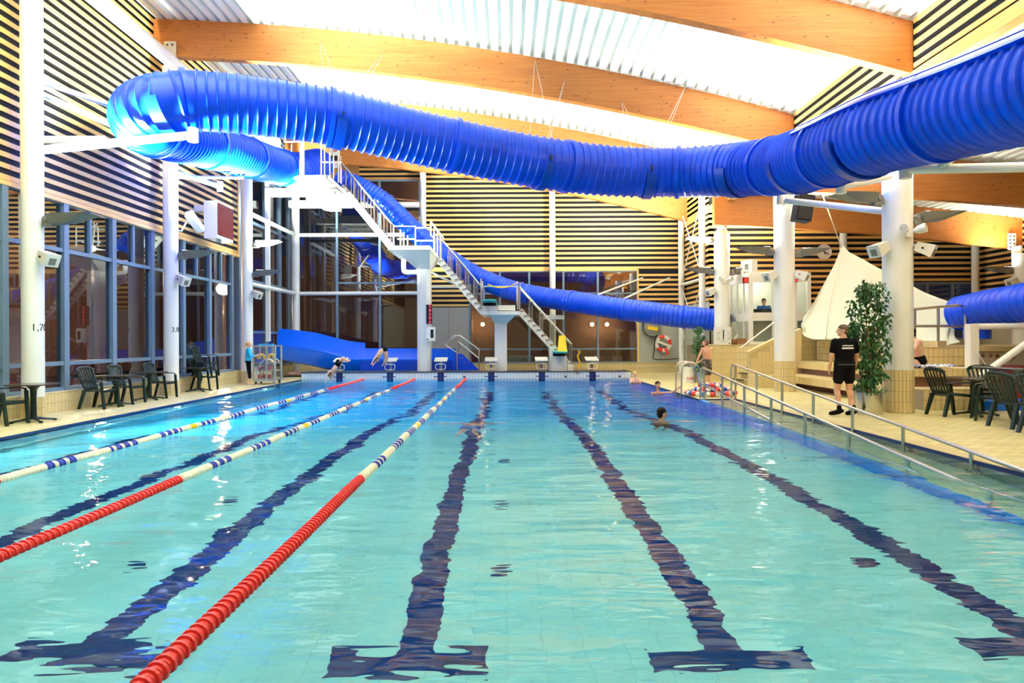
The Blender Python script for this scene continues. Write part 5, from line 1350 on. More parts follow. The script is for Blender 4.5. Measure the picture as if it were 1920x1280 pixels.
# ================================================================ SMALL EQUIPMENT
# wire trolley
def trolley():
    x0, x1, y0, y1 = -8.95, -8.2, 23.9, 24.55
    x0, x1 = wp(477, 680, 24).x, wp(525, 680, 24.4).x
    t = thing('wire_trolley', 'grey wire mesh trolley full of toys beside the girl', 'trolley', (x0, y0, .03)); zt = 1.40
    for x in (x0, x1, (x0+x1)/2+.08):
        for y in (y0, y1): B().box(x-.025, x+.025, y-.025, y+.025, .16, zt).build('post', 'greypanel', t)
    for y in (y0, y1): B().box(x0, x1, y-.03, y+.03, .14, .2).build('bottom_rail', 'greypanel', t); B().box(x0, x1, y-.025, y+.025, zt-.05, zt).build('top_rail', 'greypanel', t)
    for z in (.2, .5, .78): B().box(x0, x1, y0, y1, z-.012, z+.012).build('shelf', 'greypanel', t)
    b = B(); k = x0
    while k < x1: b.box(k-.003, k+.003, y0-.004, y0, .2, zt); k += .042
    z = .2
    while z < zt: b.box(x0, x1, y0-.004, y0, z-.003, z+.003); z += .042
    b.build('mesh', 'greypanel', t)['kind'] = 'stuff'
    for x in (x0+.06, x1-.06):
        for y in (y0+.06, y1-.06): B().lathe([(0, -.02), (.055, -.02), (.055, .02), (0, .02)], (x, y, .085), 14, 'x').box(x-.02, x+.02, y-.02, y+.02, .1, .16).build('caster', 'text', t)
    g = 'toys in the wire trolley'
    def toy(x, y, z, r, m, lab):
        o = B().ell((0, 0, 0), r, r, r*.9, 14, 10).build('toy_ball', m, None, 60); o.location = (x, y, z); tag(o, lab, 'ball', g)
    pos3 = ('next to the girl', 'in the middle', 'next to the ladder')
    for i in range(3):
        toy(x0+.13+.17*i, y0+.25, .30, .085, 'red', 'red ball on the bottom shelf of the wire trolley, '+pos3[i]); toy(x0+.13+.17*i, y0+.25, .60, .09, 'red', 'red ball on the middle shelf of the wire trolley, '+pos3[i])
    for i in range(2):
        o = B().lathe([(.08, -.04), (.14, -.04), (.16, 0), (.14, .04), (.08, .04), (.06, 0), (.08, -.04)], n=20, axis='y').build('swim_ring', 'yellow', None, 60); o.location = (x0+.2+.36*i, y0+.22, .96); tag(o, 'yellow swim ring on the upper shelf of the wire trolley, '+pos3[i*2], 'swim ring', g)
    o = B().box(-.2, .2, -.2, .2, 0, .12).build('swim_board', 'bluedark', None); o.location = (x0+.25, y0+.3, .795); tag(o, 'blue swimming boards on the upper shelf of the wire trolley', 'swimming board', g)
    o = B().box(-.25, .25, -.1, .1, 0, .05).build('swim_board', 'clothcyan', None); o.location = (x0+.35, y0+.3, zt+.0); tag(o, 'bright cyan board lying on top of the wire trolley', 'swimming board', g)
trolley()
p = flo(549, 706); t = thing('towel', 'pale folded towel bundle lying on a dark mat near the pool end', 'towel', p)
B().box(p.x-.4, p.x+.35, p.y-.15, p.y+.2, .03, .06).build('mat', 'clothblack', t); B().ell(p+Vector((.0, 0, .12)), .2, .13, .1, 12, 8).ell(p+Vector((.2, .05, .13)), .14, .12, .11, 12, 8).build('cloth', 'skinpale', t, 60)
# bucket with red lettering
p = flo(1291, 717); bk_ = thing('bucket', 'white bucket with red lettering by the right pool ladder', 'bucket', p)
B().lathe([(.0, 0), (.24, 0), (.27, .52), (.285, .52), (.285, .55), (.25, .55), (.23, .05), (0, .05)], p, 24).build('body', 'white', bk_, 40); lettering('FOR', .13, 'textred', bk_, p+Vector((-.02, 0, .14)), bend=None).location = Vector((-.02, -.265, .15)); B().ell(p+Vector((.05, 0, .5)), .14, .12, .06, 10, 6).build('contents', 'text', bk_, 60)
# coiled rope of coloured floats
BALL = {k: B().ell((0, 0, 0), .065, .065, .065, 12, 8).mesh('float', MT[k], 60) for k in ('red', 'ropewhite', 'ropeblue')}
p = flo(1332, 741); cr_ = thing('float_rope', 'heap of coiled rope with red, white and blue floats on the deck', 'float rope', p)
a = 0.0; k = 0
for lay in range(3):
    r0 = .62-.17*lay
    for ring in range(2-(lay == 2)):
        r = r0-.15*ring; cnt = int(2*PI*r*1.0/.13)
        for i in range(cnt):
            an = 2*PI*i/cnt+lay*.4; m = ('red', 'ropewhite', 'ropeblue', 'red', 'ropewhite', 'ropeblue', 'ropewhite')[k % 7]
            piece('float', BALL[m], cr_, p+Vector((1.0*r*math.cos(an)+random.uniform(-.03, .03), .9*r*math.sin(an)+random.uniform(-.03, .03), .065+.10*lay*(1-.0*ring)+random.uniform(0, .02)))); k += 1
# hose reel and life ring
c = wp(1222, 615, 31.2); t = thing('hose_reel', 'grey and yellow hose reel on the far grey wall panel', 'hose reel', c)
B().lathe([(0, -.2), (.1, -.2), (.36, -.17), (.38, -.14), (.3, -.1), (.3, .08), (.38, .1), (.38, .13), (0, .13)], c, 28, 'y').build('drum', 'lampgrey', t, 35); B().bar(c+Vector((-.22, -.22, .02)), c+Vector((.22, -.22, -.05)), .03, .16).build('arm', 'yellow', t); B().box(c.x-.42, c.x-.3, c.y-.1, c.y+.1, c.z-.12, c.z+.3).build('bracket', 'darksteel', t)
B().tube(bez([c+Vector((.3, -.15, -.1)), wp(1228, 640, 31.1), wp(1226, 660, 31.1), wp(1225, 672, 31.0), wp(1240, 674, 30.9), wp(1272, 672, 30.9)], 6), .022, 7).build('hose', 'text', t, 40)
c = wp(1243, 644, 31.2); t = thing('life_ring', 'red and white life ring hanging on the far grey wall panel', 'life ring', c)
for k in range(8):
    m = 'red' if k in (0, 2, 5) else 'white'; a0 = 2*PI*k/8-.15; vs = []
    for i in range(7):
        a = a0+2*PI/8*i/6
        for j in range(10):
            q = 2*PI*j/10; r = .31+.085*math.cos(q); vs.append(c+Vector((r*math.cos(a), .06*math.sin(q)-.06, r*math.sin(a))))
    B().add(vs, [(i*10+j, i*10+(j+1) % 10, (i+1)*10+(j+1) % 10, (i+1)*10+j) for i in range(6) for j in range(10)]).build('segment', m, t, 50)
B().bar(c+Vector((-.25, -.1, .1)), c+Vector((.25, -.1, -.1)), .06, .1).build('grip', 'white', t); B().bar(c+Vector((.08, -.13, -.2)), c+Vector((.2, -.13, -.5)), .03, .12).build('strap', 'red', t)
# hall loudspeaker, scoreboard, small floodlights
p, q = wp(1487, 362, 18.8), wp(1523, 420, 18.8); t = thing('hall_loudspeaker', 'large black loudspeaker hanging under the timber beam', 'loudspeaker', p)
R = Matrix.Rotation(.16, 3, 'Y'); c = (p+q)/2
B().obox(c, R @ Vector((.21, 0, 0)), Vector((0, .2, 0)), R @ Vector((0, 0, .36))).build('cabinet', 'black', t); B().obox(c+Vector((0, -.2, 0)), R @ Vector((.18, 0, 0)), Vector((0, .015, 0)), R @ Vector((0, 0, .33))).build('grille', 'text', t); B().bar(c+Vector((0, 0, .3)), Vector((c.x, c.y+.3, 5.6)), .06, .06).build('bracket', 'darksteel', t)
p = wp(409, 377, 21.6); t = thing('scoreboard', 'white scoreboard box with a dark red display on the left striped wall', 'scoreboard', (-9.5, 22, 5))
B().box(-9.52, -9.1, 21.5, 22.75, wp(409, 447, 21.6).z, p.z).build('case', 'white', t); B().box(-9.1, -9.08, 21.52, 22.72, wp(409, 440, 21.6).z, p.z-.06).build('display', 'scorered', t); B().box(-9.92, -9.5, 21.7, 21.9, p.z-.3, p.z-.1).build('bracket', 'white', t)
p = wp(378, 418, 20.6); t = thing('floodlight', 'small white floodlight on a bent arm on the left striped wall', 'lamp', (-9.9, 20.4, p.z))
B().tube([Vector((-9.9, 20.2, p.z-.25)), Vector((-9.6, 20.2, p.z-.3)), Vector((-9.5, 20.3, p.z))], .03, 8).build('arm', 'white', t); B().obox((-9.35, 20.5, p.z+.02), Vector((.05, .3, -.2)), Vector((.1, 0, .02)), Vector((0, .05, .08))).build('head', 'white', t)

# ================================================================ PLANTS
def leaves(clusters, n, size, seed):
    rnd = random.Random(seed); b = B()
    for _ in range(n):
        c, r = rnd.choice(clusters); d = Vector((rnd.gauss(0, 1), rnd.gauss(0, 1), rnd.gauss(0, 1))).normalized()*(rnd.random()**.45)
        p = Vector(c)+Vector((d.x*r[0], d.y*r[1], d.z*r[2]))
        ax = Vector((rnd.gauss(0, .6), rnd.gauss(0, .6), -1+rnd.gauss(0, .4))).normalized(); sd = ax.cross(Vector((rnd.gauss(0, 1), rnd.gauss(0, 1), rnd.gauss(0, .4)))).normalized()
        s = size*rnd.uniform(.7, 1.2); nn = ax.cross(sd)*s*.12
        b.add([p, p+ax*s*.35+sd*s*.27+nn, p+ax*s, p+ax*s*.35-sd*s*.27+nn, p+ax*s*.45], [(0, 1, 4), (1, 2, 4), (2, 3, 4), (3, 0, 4)])
    return b
def ficus(base, ht, potr, poth, clusters, n, size, label, seed):
    t = thing('potted_ficus', label, 'plant', base); b = Vector(base)
    B().lathe([(0, .0), (potr*.98, .0), (potr, .02), (potr, poth), (potr-.02, poth), (potr-.02, poth-.08)], b, 32).build('pot', 'steel', t, 40); B().lathe([(0, poth-.05), (potr-.02, poth-.05)], b, 24).build('soil', 'soil', t)
    rnd = random.Random(seed)
    for k in range(3):
        a = 2.1*k; B().tube(bez([b+Vector((.05*math.cos(a), .05*math.sin(a), poth-.06)), b+Vector((.03*math.cos(a+1), .03*math.sin(a+1), ht*.45)), b+Vector((.12*math.cos(a+2), .1*math.sin(a+2), ht*.75))], 6), .018, 7).build('stem', 'bark', t, 50)
    for k in range(9):
        c, r = clusters[k % len(clusters)]; B().cyl(b+Vector((0, 0, ht*.35+.05*k)), Vector(c), .010, .005, 5).build('branch', 'bark', t)
    leaves(clusters, n, size, seed).build('foliage', 'leaf', t, fix=False)['kind'] = 'stuff'
    b2 = B()
    for k in range(60):
        a = rnd.random()*2*PI; r = potr*rnd.random(); p = b+Vector((r*math.cos(a), r*math.sin(a), poth-.06)); q = p+Vector((.12*math.cos(a), .12*math.sin(a), rnd.uniform(.06, .18))); q2 = q+Vector((.12*math.cos(a), .12*math.sin(a), -.06))
        s = Vector((-math.sin(a), math.cos(a), 0))*.012; b2.add([p-s, p+s, q+s, q-s, q2], [(0, 1, 2, 3), (3, 2, 4)])
    b2.build('grass_tuft', 'leaf', t, fix=False)['kind'] = 'stuff'
    return t
YP = 13.72; fb = Vector((wp(1630, 770, YP).x, YP, .03))
cl = []
for px, py, w, h in ((1622, 545, 16, 22), (1645, 555, 20, 30), (1612, 580, 24, 26), (1650, 600, 20, 30), (1625, 615, 34, 26), (1600, 620, 14, 20), (1640, 640, 30, 24), (1615, 648, 28, 20), (1645, 668, 24, 22), (1622, 680, 20, 20), (1640, 700, 20, 20), (1625, 715, 18, 12)):
    cl.append((W(px, py, YP), (w/F*YP, min(.32, w/F*YP*1.1), h/F*YP)))
ficus(fb, 2.3, .25, .44, cl, 2100, .10, 'tall leafy ficus in a steel pot beside the nearest right column', 5)
p = wp(1612, 752, 14.2); t = thing('steel_pot', 'ribbed steel pot standing behind the ficus pot', 'pot', (p.x-.03, 14.25, .03)); B().lathe([(0, 0), (.17, 0), (.17, .44), (.15, .44), (.15, .3), (0, .3)], (p.x-.03, 14.25, .03), 28).build('body', 'steel', t, 40); leaves([((p.x-.05, 14.25, .52), (.14, .14, .08))], 160, .08, 3).build('foliage', 'leaf', t, fix=False)['kind'] = 'stuff'
YP = 23.6; cl = []
for px, py, w, h in ((1309, 618, 9, 8), (1310, 635, 12, 12), (1305, 650, 10, 14), (1312, 662, 9, 12), (1308, 678, 10, 10), (1318, 640, 8, 12), (1313, 684, 8, 8)):
    cl.append((W(px, py, YP), (w/F*YP, .18, h/F*YP)))
fb = Vector((wp(1314, 710, YP).x, YP, .03)); ficus(fb, 1.6, .17, .4, cl, 900, .09, 'smaller leafy ficus in a steel pot behind the boy at the railing', 9)
# towels and small things on the terrace
p = wp(1752, 686, 15.5)
o = B(); vs = []; nx_, ny_ = 22, 8
for i in range(nx_+1):
    for j in range(ny_+1):
        vs.append((8.98+.98*i/nx_, 15.1+.42*j/ny_, .895+.04*abs(math.sin(i*1.3+j*.7))+.05*(1-abs(j/4-1))*random.uniform(.5, 1)))
o.add(vs, [(i*(ny_+1)+j, (i+1)*(ny_+1)+j, (i+1)*(ny_+1)+j+1, i*(ny_+1)+j+1) for i in range(nx_) for j in range(ny_)]); o = o.build('towel', 'towel', None, 60); tag(o, 'crumpled blue and white striped towel on the tiled seat beside the sitting person', 'towel')
p = wp(1613, 717, 16.0); o = B().ell((0, 0, 0), .2, .16, .05, 14, 8).ell((-.05, .02, .05), .12, .1, .04, 12, 6).build('towel', 'turq', None, 60); o.location = (8.95, 16.9, .46); tag(o, 'folded teal towel on the lower bench behind the walking man', 'towel')
o = B().ell((0, 0, 0), .06, .1, .035, 12, 8).build('dark_cap', 'text', None, 60); o.location = (8.8, 18.3, .46); tag(o, 'small dark cap lying on the lower bench left of the man', 'cap')
# ================================================================ PEOPLE
def remeshed(b, name, m, parent, vox=.012, smooth=4, loc=None):
    """fuse overlapping volumes into one continuous skin"""
    me = b.mesh('raw', MT[m] if isinstance(m, str) else m)
    o = bpy.data.objects.new('raw', me); COL.objects.link(o)
    r = o.modifiers.new('r', 'REMESH'); r.mode = 'VOXEL'; r.voxel_size = vox; r.use_smooth_shade = True
    s = o.modifiers.new('s', 'SMOOTH'); s.factor = .5; s.iterations = smooth
    bpy.context.view_layer.update()
    out = bpy.data.meshes.new_from_object(o.evaluated_get(bpy.context.evaluated_depsgraph_get()))
    bpy.data.objects.remove(o); bpy.data.meshes.remove(me)
    out.materials.clear(); out.materials.append(MT[m] if isinstance(m, str) else m)
    for p in out.polygons: p.use_smooth = True
    ob = bpy.data.objects.new(name, out); COL.objects.link(ob)
    if parent is not None: ob.parent = parent
    return ob
V = Vector
def head_shape(b, c, face, k=1.0):
    """skull, jaw, nose, ears; face = facing direction, about .23 high"""
    f = V(face).normalized(); up = V((0, 0, 1)); up = (up-f*up.dot(f)).normalized(); s = f.cross(up)
    R = Matrix((s, f, up)).transposed()
    L = lambda x, y, z: c+R @ V((x*k, y*k, z*k))
    b.ell(L(0, -.012, .025), .078*k, .098*k, .092*k, 16, 12, R); b.ell(L(0, .022, -.045), .060*k, .070*k, .070*k, 14, 10, R)
    b.ell(L(0, .062, -.088), .030*k, .028*k, .024*k, 10, 8, R)                       # chin
    b.cap(L(0, .086, .01), L(0, .106, -.022), .011*k, .017*k, 8)                    # nose
    b.ell(L(0, .082, -.058), .026*k, .014*k, .009*k, 10, 6, R); b.ell(L(0, .082, .026), .05*k, .018*k, .010*k, 10, 6, R)   # lips, brow
    for e in (-1, 1): b.ell(L(e*.078, -.008, -.012), .010*k, .022*k, .034*k, 8, 8, R)
    return L, R
def hand(b, w, d, nrm, k=1.0, curl=.5):
    """palm and five fingers from wrist w along d; nrm = palm normal the fingers bend to"""
    d = V(d).normalized(); n = V(nrm); n = (n-d*n.dot(d)).normalized(); s = d.cross(n)
    R = Matrix((s, d, n)).transposed()
    b.ell(w+d*.045*k, .038*k, .052*k, .018*k, 10, 8, R)
    for i, (o, l) in enumerate(((-.030, .065), (-.010, .075), (.011, .070), (.031, .055))):
        p = w+d*.085*k+s*o*k; d1 = (d*math.cos(curl*.6)+n*math.sin(curl*.6)); d2 = (d*math.cos(curl*1.5)+n*math.sin(curl*1.5))
        q = p+d1*l*.5*k; b.cap(p-d*.02*k, q, .0095*k, .0085*k, 7); b.cap(q, q+d2*l*.5*k, .0085*k, .007*k, 7)
    p = w+d*.03*k-s*.034*k; q = p+(d*.6-s*.75+n*.2).normalized()*.035*k; b.cap(p, q, .012*k, .010*k, 7); b.cap(q, q+(d*.9-s*.2+n*.3).normalized()*.028*k, .010*k, .008*k, 7)
def person(label, base, J, rot=0.0, k=1.0, skin='skin', hair='hairdark', face=(0, 1, 0), shirt=None, sleeve=.6, shorts=None, hem=.5, feet='bare', vox=.011, hairlen=0, lat=None, girth=1.0, trunk_only=False):
    """J: joints in metres for this person, local to base, facing +y before rot (degrees clockwise)"""
    t = thing('person', label, 'person', base)
    R = Matrix.Rotation(-math.radians(rot), 3, 'Z'); j = {n: R @ V(p) for n, p in J.items()}
    f = R @ V(face); sd = R @ V(lat or (1, 0, 0)); b = B(); g = k*girth
    pv, ch, nk, hd = j['pelvis'], j['chest'], j['neck'], j['head']
    def torso(b, e=0.0, lo=0, hi=1):
        rings = [(pv+(pv-ch)*.32, (.10+e)*g, (.085+e)*g), (pv+(pv-ch)*.12, (.165+e)*g, (.115+e)*g), (pv+(ch-pv)*.12, (.162+e)*g, (.108+e)*g), (pv.lerp(ch, .45), (.142+e)*g, (.098+e)*g), (pv.lerp(ch, .85), (.165+e)*g, (.112+e)*g),
                 (ch+(nk-ch)*.35, (.175+e)*g, (.105+e)*g), (ch+(nk-ch)*.75, (.13+e)*g, (.075+e)*g), (nk, (.07+e*.6)*g, (.062+e*.6)*g)]
        b.loft(rings[lo:len(rings) if hi == 1 else hi], 16, True, sd)
    torso(b)
    b.cap(nk-(nk-ch).normalized()*.03*k, hd-V((0, 0, .05*k)), .055*g, .05*g, 10)
    L, HR = head_shape(b, hd, f, k)
    for s in 'LR':
        if 'sh'+s in j:
            b.cap(j['sh'+s], j['el'+s], .052*g, .042*g); b.cap(j['el'+s], j['wr'+s], .041*g, .027*g); b.ell(j['sh'+s], .062*g, .062*g, .062*g)
            b.cap(ch+(nk-ch)*.5, j['sh'+s], .06*g, .055*g)
            pn = R @ V(J.get('palm'+s, (1 if s == 'L' else -1, 0, 0)))
            hand(b, j['wr'+s], j['wr'+s]-j['el'+s], pn, k, J.get('curl', .5) if not isinstance(J.get('curl'), tuple) else .5)
        if 'hp'+s in j:
            b.cap(j['hp'+s], j['kn'+s], .088*g, .056*g); b.cap(j['kn'+s], j['an'+s], .054*g, .036*g); kn, an = j['kn'+s], j['an'+s]
            b.ell(kn.lerp(an, .3)-(R @ V((0, .018, 0))), .05*g, .055*g, .10*k); 
            if feet == 'bare' or feet == 'swim':
                to = j['to'+s]; b.cap(an+V((0, 0, -.02*k)) if feet == 'bare' else an, to, .036*g, .026*g); b.ell(an-(to-an)*.25, .03*g, .03*g, .03*g)
    remeshed(b, 'body', skin, t, vox)
    # hair
    if hair:
        b = B(); b.ell(L(0, -.020, .042), .084*k, .100*k, .086*k, 16, 12, HR); b.ell(L(0, -.060, -.02), .070*k, .052*k, .070*k, 12, 8, HR)
        if hairlen:
            b.ell(L(0, -.11, .03), .03*k, .035*k, .03*k, 10, 8, HR); b.loft([(L(0, -.12, .03), .022*k), (L(0, -.155, -.03), .032*k), (L(0, -.15, -.11), .026*k), (L(0, -.14, -.17), .008*k)], 10)
        remeshed(b, 'hair', hair, t, .008, 2)
    for e in (-1, 1): B().ell(L(e*.031, .078, .008), .011*k, .008*k, .008*k, 8, 6, HR).build('eye', 'text', t, 60)
    def local(b, nm, m, vx=None): return remeshed(b, nm, m, t, vx or vox*1.1, 5)
    if shirt:
        b = B(); torso(b, .018, 2 if not trunk_only else 0, 8)
        for s in 'LR':
            e = j['sh'+s].lerp(j['el'+s], min(1, sleeve)); b.cap(j['sh'+s], e, .070*g, .064*g if sleeve < 1 else .055*g); b.cap(ch+(nk-ch)*.45, j['sh'+s], .075*g, .068*g)
            if sleeve > 1: b.cap(j['el'+s], j['el'+s].lerp(j['wr'+s], sleeve-1), .054*g, .04*g)
        if shorts: b.loft([(pv+(ch-pv)*.2, .185*g, .13*g), (pv+(pv-ch)*.02, .19*g, .135*g)], 16, True, sd)
        local(b, 'shirt', shirt)
    if shorts:
        b = B(); torso(b, .016, 0, 4)
        for s in 'LR': b.cap(j['hp'+s]+V((0, 0, .03*k)), j['hp'+s].lerp(j['kn'+s], hem), .104*g, .092*g if hem < .9 else .072*g)
        if hem > 1:
            for s in 'LR': b.cap(j['kn'+s], j['kn'+s].lerp(j['an'+s], hem-1), .066*g, .054*g)
        local(b, 'shorts', shorts)
    if feet == 'shoe':
        for s in 'LR':
            an, to = j['an'+s], j['to'+s]; b = B(); b.cap(an+V((0, 0, .07)), an, .046, .05); b.cap(an+V((0, 0, -.03)), to, .050, .042); b.ell(an-(to-an)*.3+V((0, 0, -.03)), .046, .046, .04)
            local(b, 'shoe', 'clothblack', .01)
    return t, j

# the man in black walking past the ficus
Pm = flo(1584, 778)
man, j = person('man in black shirt and shorts walking away, head turned left', (Pm.x, Pm.y, .03),
    dict(pelvis=(0, 0, .98), chest=(0, .01, 1.30), neck=(-.01, .0, 1.53), head=(-.035, .015, 1.675), shL=(-.185, 0, 1.45), elL=(-.265, -.02, 1.16), wrL=(-.275, .05, .93), shR=(.185, 0, 1.45), elR=(.255, .03, 1.17), wrR=(.265, .13, .95),
         hpL=(-.09, 0, .93), knL=(-.125, .06, .50), anL=(-.125, -.03, .10), toL=(-.27, .02, .035), hpR=(.09, 0, .93), knR=(.105, .03, .50), anR=(.13, -.09, .10), toR=(.06, .03, .035), palmL=(1, 0, 0), palmR=(-1, 0, 0)),
    face=(-.93, .30, 0), hair='hairbrown', shirt='clothblack', sleeve=.62, shorts='clothblack', hem=.55, feet='shoe', vox=.0095, girth=1.12)
for z, h, w, m in ((1.375, .020, .105, 'textwhite'), (1.325, .034, .115, 'textwhite'), (1.005, .008, .17, 'lampgrey')):
    b = B(); vs = []
    for i in range(13):
        x = -w+2*w*i/12; y = -.153*math.sqrt(max(0, 1-(x/.235)**2)) if z > 1.1 else -.162*math.sqrt(max(0, 1-(x/.225)**2))
        zz = z+random.uniform(-.003, .003)*(z > 1.1)
        vs += [(x, y, zz-h/2), (x, y, zz+h/2)]
    b.add(vs, [(2*i, 2*i+2, 2*i+3, 2*i+1) for i in range(12)]); o = b.build('printed_line' if z > 1.1 else 'hem_line', m, None, 60, fix=False); o.parent = man
    md = o.modifiers.new('t', 'SOLIDIFY'); md.thickness = .006; md.offset = 0
# girl in cyan by the trolley
Pg = flo(466, 721)
person('girl with blond ponytail in cyan top and black leggings by the trolley', (Pg.x, Pg.y, .03),
    dict(pelvis=(0, 0, .83), chest=(0, .01, 1.08), neck=(0, .0, 1.28), head=(0, .02, 1.40), shL=(-.15, 0, 1.22), elL=(-.19, .03, .98), wrL=(-.10, .20, .98), shR=(.15, 0, 1.22), elR=(.19, .04, .98), wrR=(.10, .24, 1.02),
         hpL=(-.08, 0, .79), knL=(-.09, .03, .43), anL=(-.09, -.02, .07), toL=(-.10, .12, .025), hpR=(.08, 0, .79), knR=(.09, .02, .43), anR=(.09, -.03, .07), toR=(.10, .11, .025), palmL=(1, 0, .3), palmR=(-1, 0, .3)),
    rot=65, k=.87, skin='skinpale', hair='hairblond', hairlen=1, shirt='clothcyan', sleeve=1.75, shorts='clothblack', hem=1.45)
# boy at the ramp railing
Pb = flo(1326, 731)
person('boy in checked swim shorts standing at the ramp railing, looking up', (Pb.x, Pb.y, .03),
    dict(pelvis=(0, 0, .80), chest=(.0, .0, 1.07), neck=(-.02, .0, 1.27), head=(-.05, .01, 1.40), shL=(-.14, 0, 1.22), elL=(-.23, .05, 1.0), wrL=(-.31, .07, .80), shR=(.14, 0, 1.22), elR=(.10, .16, 1.0), wrR=(-.10, .22, .86),
         hpL=(-.07, 0, .77), knL=(-.07, .02, .42), anL=(-.06, -.01, .06), toL=(-.12, .10, .025), hpR=(.07, 0, .77), knR=(.06, .0, .42), anR=(.07, -.04, .06), toR=(.02, .07, .025)),
    rot=-10, k=.86, face=(-.8, .45, .38), shirt=None, shorts='shorts', hem=.78, hair='hairbrown')
# guard in the cabin
p = wp(1432, 575, 25.75)
person('guard in a blue shirt sitting behind the black screen in the cabin', (p.x, 25.75, 1.60),
    dict(pelvis=(0, 0, .70), chest=(0, .02, .98), neck=(0, .03, 1.20), head=(0, .05, 1.345), shL=(-.18, .02, 1.14), elL=(-.23, .1, .90), wrL=(-.12, .33, .90), shR=(.18, .02, 1.14), elR=(.23, .1, .90), wrR=(.12, .33, .90),
         hpL=(-.09, .02, .66), knL=(-.1, .42, .62), anL=(-.1, .40, .22), toL=(-.1, .52, .17), hpR=(.09, .02, .66), knR=(.1, .42, .62), anR=(.1, .40, .22), toR=(.1, .52, .17), palmL=(0, 0, -1), palmR=(0, 0, -1)),
    rot=195, shirt='clothblue', sleeve=.7, shorts='clothblack', hem=1.0, hair='hairdark', vox=.013)
B().box(p.x-.25, p.x+.25, 25.6, 26.1, 2.07, 2.15).build('office_seat', 'clothblack'); o = bpy.data.objects['office_seat']; o.name = 'office_chair'
tag(o, 'low black chair under the guard in the cabin', 'chair'); bb = B().box(p.x-.22, p.x+.22, 26.1, 26.16, 2.15, 2.6); bb.build('backrest', 'clothblack', o); B().cyl((p.x, 25.85, 1.35), (p.x, 25.85, 2.07), .04).build('column_leg', 'darksteel', o)
# person half hidden behind the nearest right column
p = wp(1702, 690, 15.45)
person('person in a black swimsuit sitting on the tiled seat, half hidden by the column', (p.x+.22, 15.45, .88),
    dict(pelvis=(.03, 0, .14), chest=(-.04, .0, .42), neck=(-.08, .02, .64), head=(-.13, .04, .78), shL=(-.06, .17, .58), elL=(-.25, .22, .36), wrL=(-.38, .12, .22), shR=(-.06, -.17, .58), elR=(-.25, -.22, .36), wrR=(-.38, -.12, .22),
         hpL=(-.02, .09, .10), knL=(-.42, .12, .12), anL=(-.46, .12, -.28), toL=(-.56, .12, -.36), hpR=(-.02, -.09, .10), knR=(-.42, -.14, .12), anR=(-.46, -.14, -.28), toR=(-.56, -.14, -.36)),
    lat=(0, 1, 0), face=(-1, 0, 0), hair='hairdark', skin='skinpale', girth=1.15, shorts='clothblack', hem=.05, vox=.013)
# bathers
def bather(label, base, J, **k): return person(label, base, J, **k)
def upright(arms, head=(0, .02, .36), k=1.0):
    d = dict(pelvis=(0, 0, -.30), chest=(0, 0, -.02), neck=(0, .01, .17), head=head, hpL=(-.08, 0, -.34), knL=(-.1, .08, -.68), anL=(-.1, -.1, -.98), toL=(-.1, -.02, -1.08), hpR=(.08, 0, -.34), knR=(.1, .05, -.68), anR=(.1, -.12, -.98), toR=(.1, -.04, -1.08)); d.update(arms); return d
q = flo(1193, 716, 1.55)
person('small blond child standing in the water at the far right pool corner', (4.62, 24.6, .0), upright(dict(shL=(-.14, 0, .12), elL=(-.2, .1, -.08), wrL=(-.12, .28, -.06), shR=(.14, 0, .12), elR=(.2, .1, -.06), wrR=(.16, .27, .02)), head=(0, .02, .30)), rot=180, k=.86, skin='skinpale', hair='hairblond', shorts='shorts', hem=.6, feet='swim', vox=.013)
q = flo(1233, 736, 1.55)
person('dark haired boy in the water holding the right pool ladder', (q.x, q.y, -.14), upright(dict(shL=(-.15, 0, .12), elL=(-.40, .02, .14), wrL=(-.56, .10, .26), shR=(.15, 0, .12), elR=(.2, .15, -.05), wrR=(.12, .32, -.12), palmL=(0, 1, .2))), rot=180, k=.92, hair='hairdark', shorts='clothblue', hem=.6, feet='swim', vox=.013)
q = flo(1240, 788, 1.55)
person('dark haired swimmer crossing the sixth lane with arms spread', (q.x, q.y, -.20), upright(dict(shL=(-.18, 0, .13), elL=(-.36, -.12, .14), wrL=(-.52, -.30, .16), shR=(.18, 0, .13), elR=(.38, .10, .17), wrR=(.58, .22, .18), palmL=(0, 0, -1), palmR=(0, 0, -1), pelvis=(0, -.15, -.28), chest=(0, -.03, -.03)), head=(.01, .02, .33)), rot=35, face=(.5, .87, 0), hair='hairdark', shorts='clothblack', hem=.6, feet='swim', vox=.012)
q = flo(880, 800, 1.55)
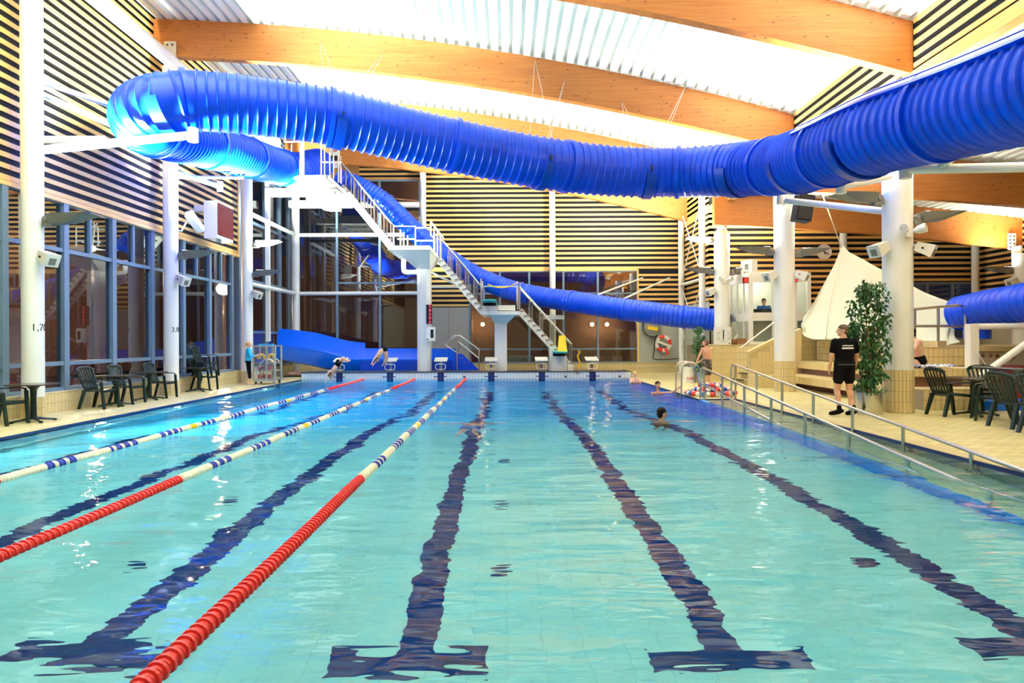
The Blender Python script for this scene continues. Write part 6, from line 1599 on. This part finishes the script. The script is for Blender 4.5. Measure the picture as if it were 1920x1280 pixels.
person('swimmer gliding just under the surface in the fourth lane', (q.x, q.y+.2, -.17), dict(pelvis=(.0, 0, -.06), chest=(.02, .30, -.02), neck=(.02, .50, .0), head=(.02, .63, .0), shL=(-.16, .44, .03), elL=(-.42, .36, .07), wrL=(-.62, .34, .10), shR=(.19, .44, .03), elR=(.40, .38, .06), wrR=(.55, .38, .09),
    hpL=(-.08, -.05, -.06), knL=(-.12, -.45, -.12), anL=(-.16, -.82, -.2), toL=(-.2, -.95, -.22), hpR=(.08, -.05, -.06), knR=(.12, -.45, -.12), anR=(.16, -.82, -.2), toR=(.2, -.95, -.22), palmL=(0, 0, -1), palmR=(0, 0, -1)),
    face=(0, .8, -.6), hair='hairbrown', shorts='clothblue', hem=.4, feet='swim', vox=.013)
# divers leaving the blocks (frozen in the dive)
def wl(l, Y, o): return {n: (W(a, b_, Y+dy)-o) for n, (a, b_, dy) in l.items()}
o1 = V((W(632, 690, 26.3).x, 26.3, .45))
d1 = wl(dict(pelvis=(634, 681, 0), chest=(627, 692, -.05), neck=(622, 699, -.1), head=(619, 704, -.14), shL=(618, 695, -.2), elL=(613, 703, -.3), wrL=(611, 712, -.38), shR=(628, 698, .1), elR=(623, 707, .0), wrR=(619, 714, -.1),
             hpL=(634, 678, -.08), knL=(641, 671, -.02), anL=(651, 678, .25), toL=(657, 676, .4), hpR=(638, 680, .1), knR=(644, 670, .15), anR=(650, 676, .4), toR=(657, 674, .5)), 26.3, o1)
d1['palmL'] = d1['palmR'] = V((.5, -.5, 0))
person('diver bent forward with arms stretched to the water before the first block', tuple(o1), {n: tuple(v) for n, v in d1.items()}, k=.78, face=(-.6, -.3, -.75), lat=(.35, 1, 0), skin='skinpale', hair='hairbrown', shorts='clothblack', hem=.12, feet='swim', vox=.012)
o2 = V((W(716, 668, 26.2).x, 26.2, .9))
d2 = wl(dict(pelvis=(720, 655, .05), chest=(713, 660, -.12), neck=(709, 668, -.22), head=(707, 674, -.28), shL=(708, 664, -.32), elL=(702, 672, -.42), wrL=(698, 679, -.5), shR=(713, 668, -.08), elR=(707, 676, -.2), wrR=(701, 682, -.3),
             hpL=(720, 656, -.05), knL=(723, 668, .0), anL=(720, 681, .15), toL=(716, 686, .1), hpR=(723, 656, .12), knR=(726, 667, .15), anR=(725, 679, .3), toR=(722, 685, .25)), 26.2, o2)
d2['palmL'] = d2['palmR'] = V((.5, -.5, 0))
person('diver jackknifed above the water in front of the second block', tuple(o2), {n: tuple(v) for n, v in d2.items()}, k=.78, face=(-.6, -.3, -.75), lat=(.35, 1, 0), skin='skinpale', hair='hairbrown', shorts='clothblack', hem=.15, feet='swim', vox=.012)
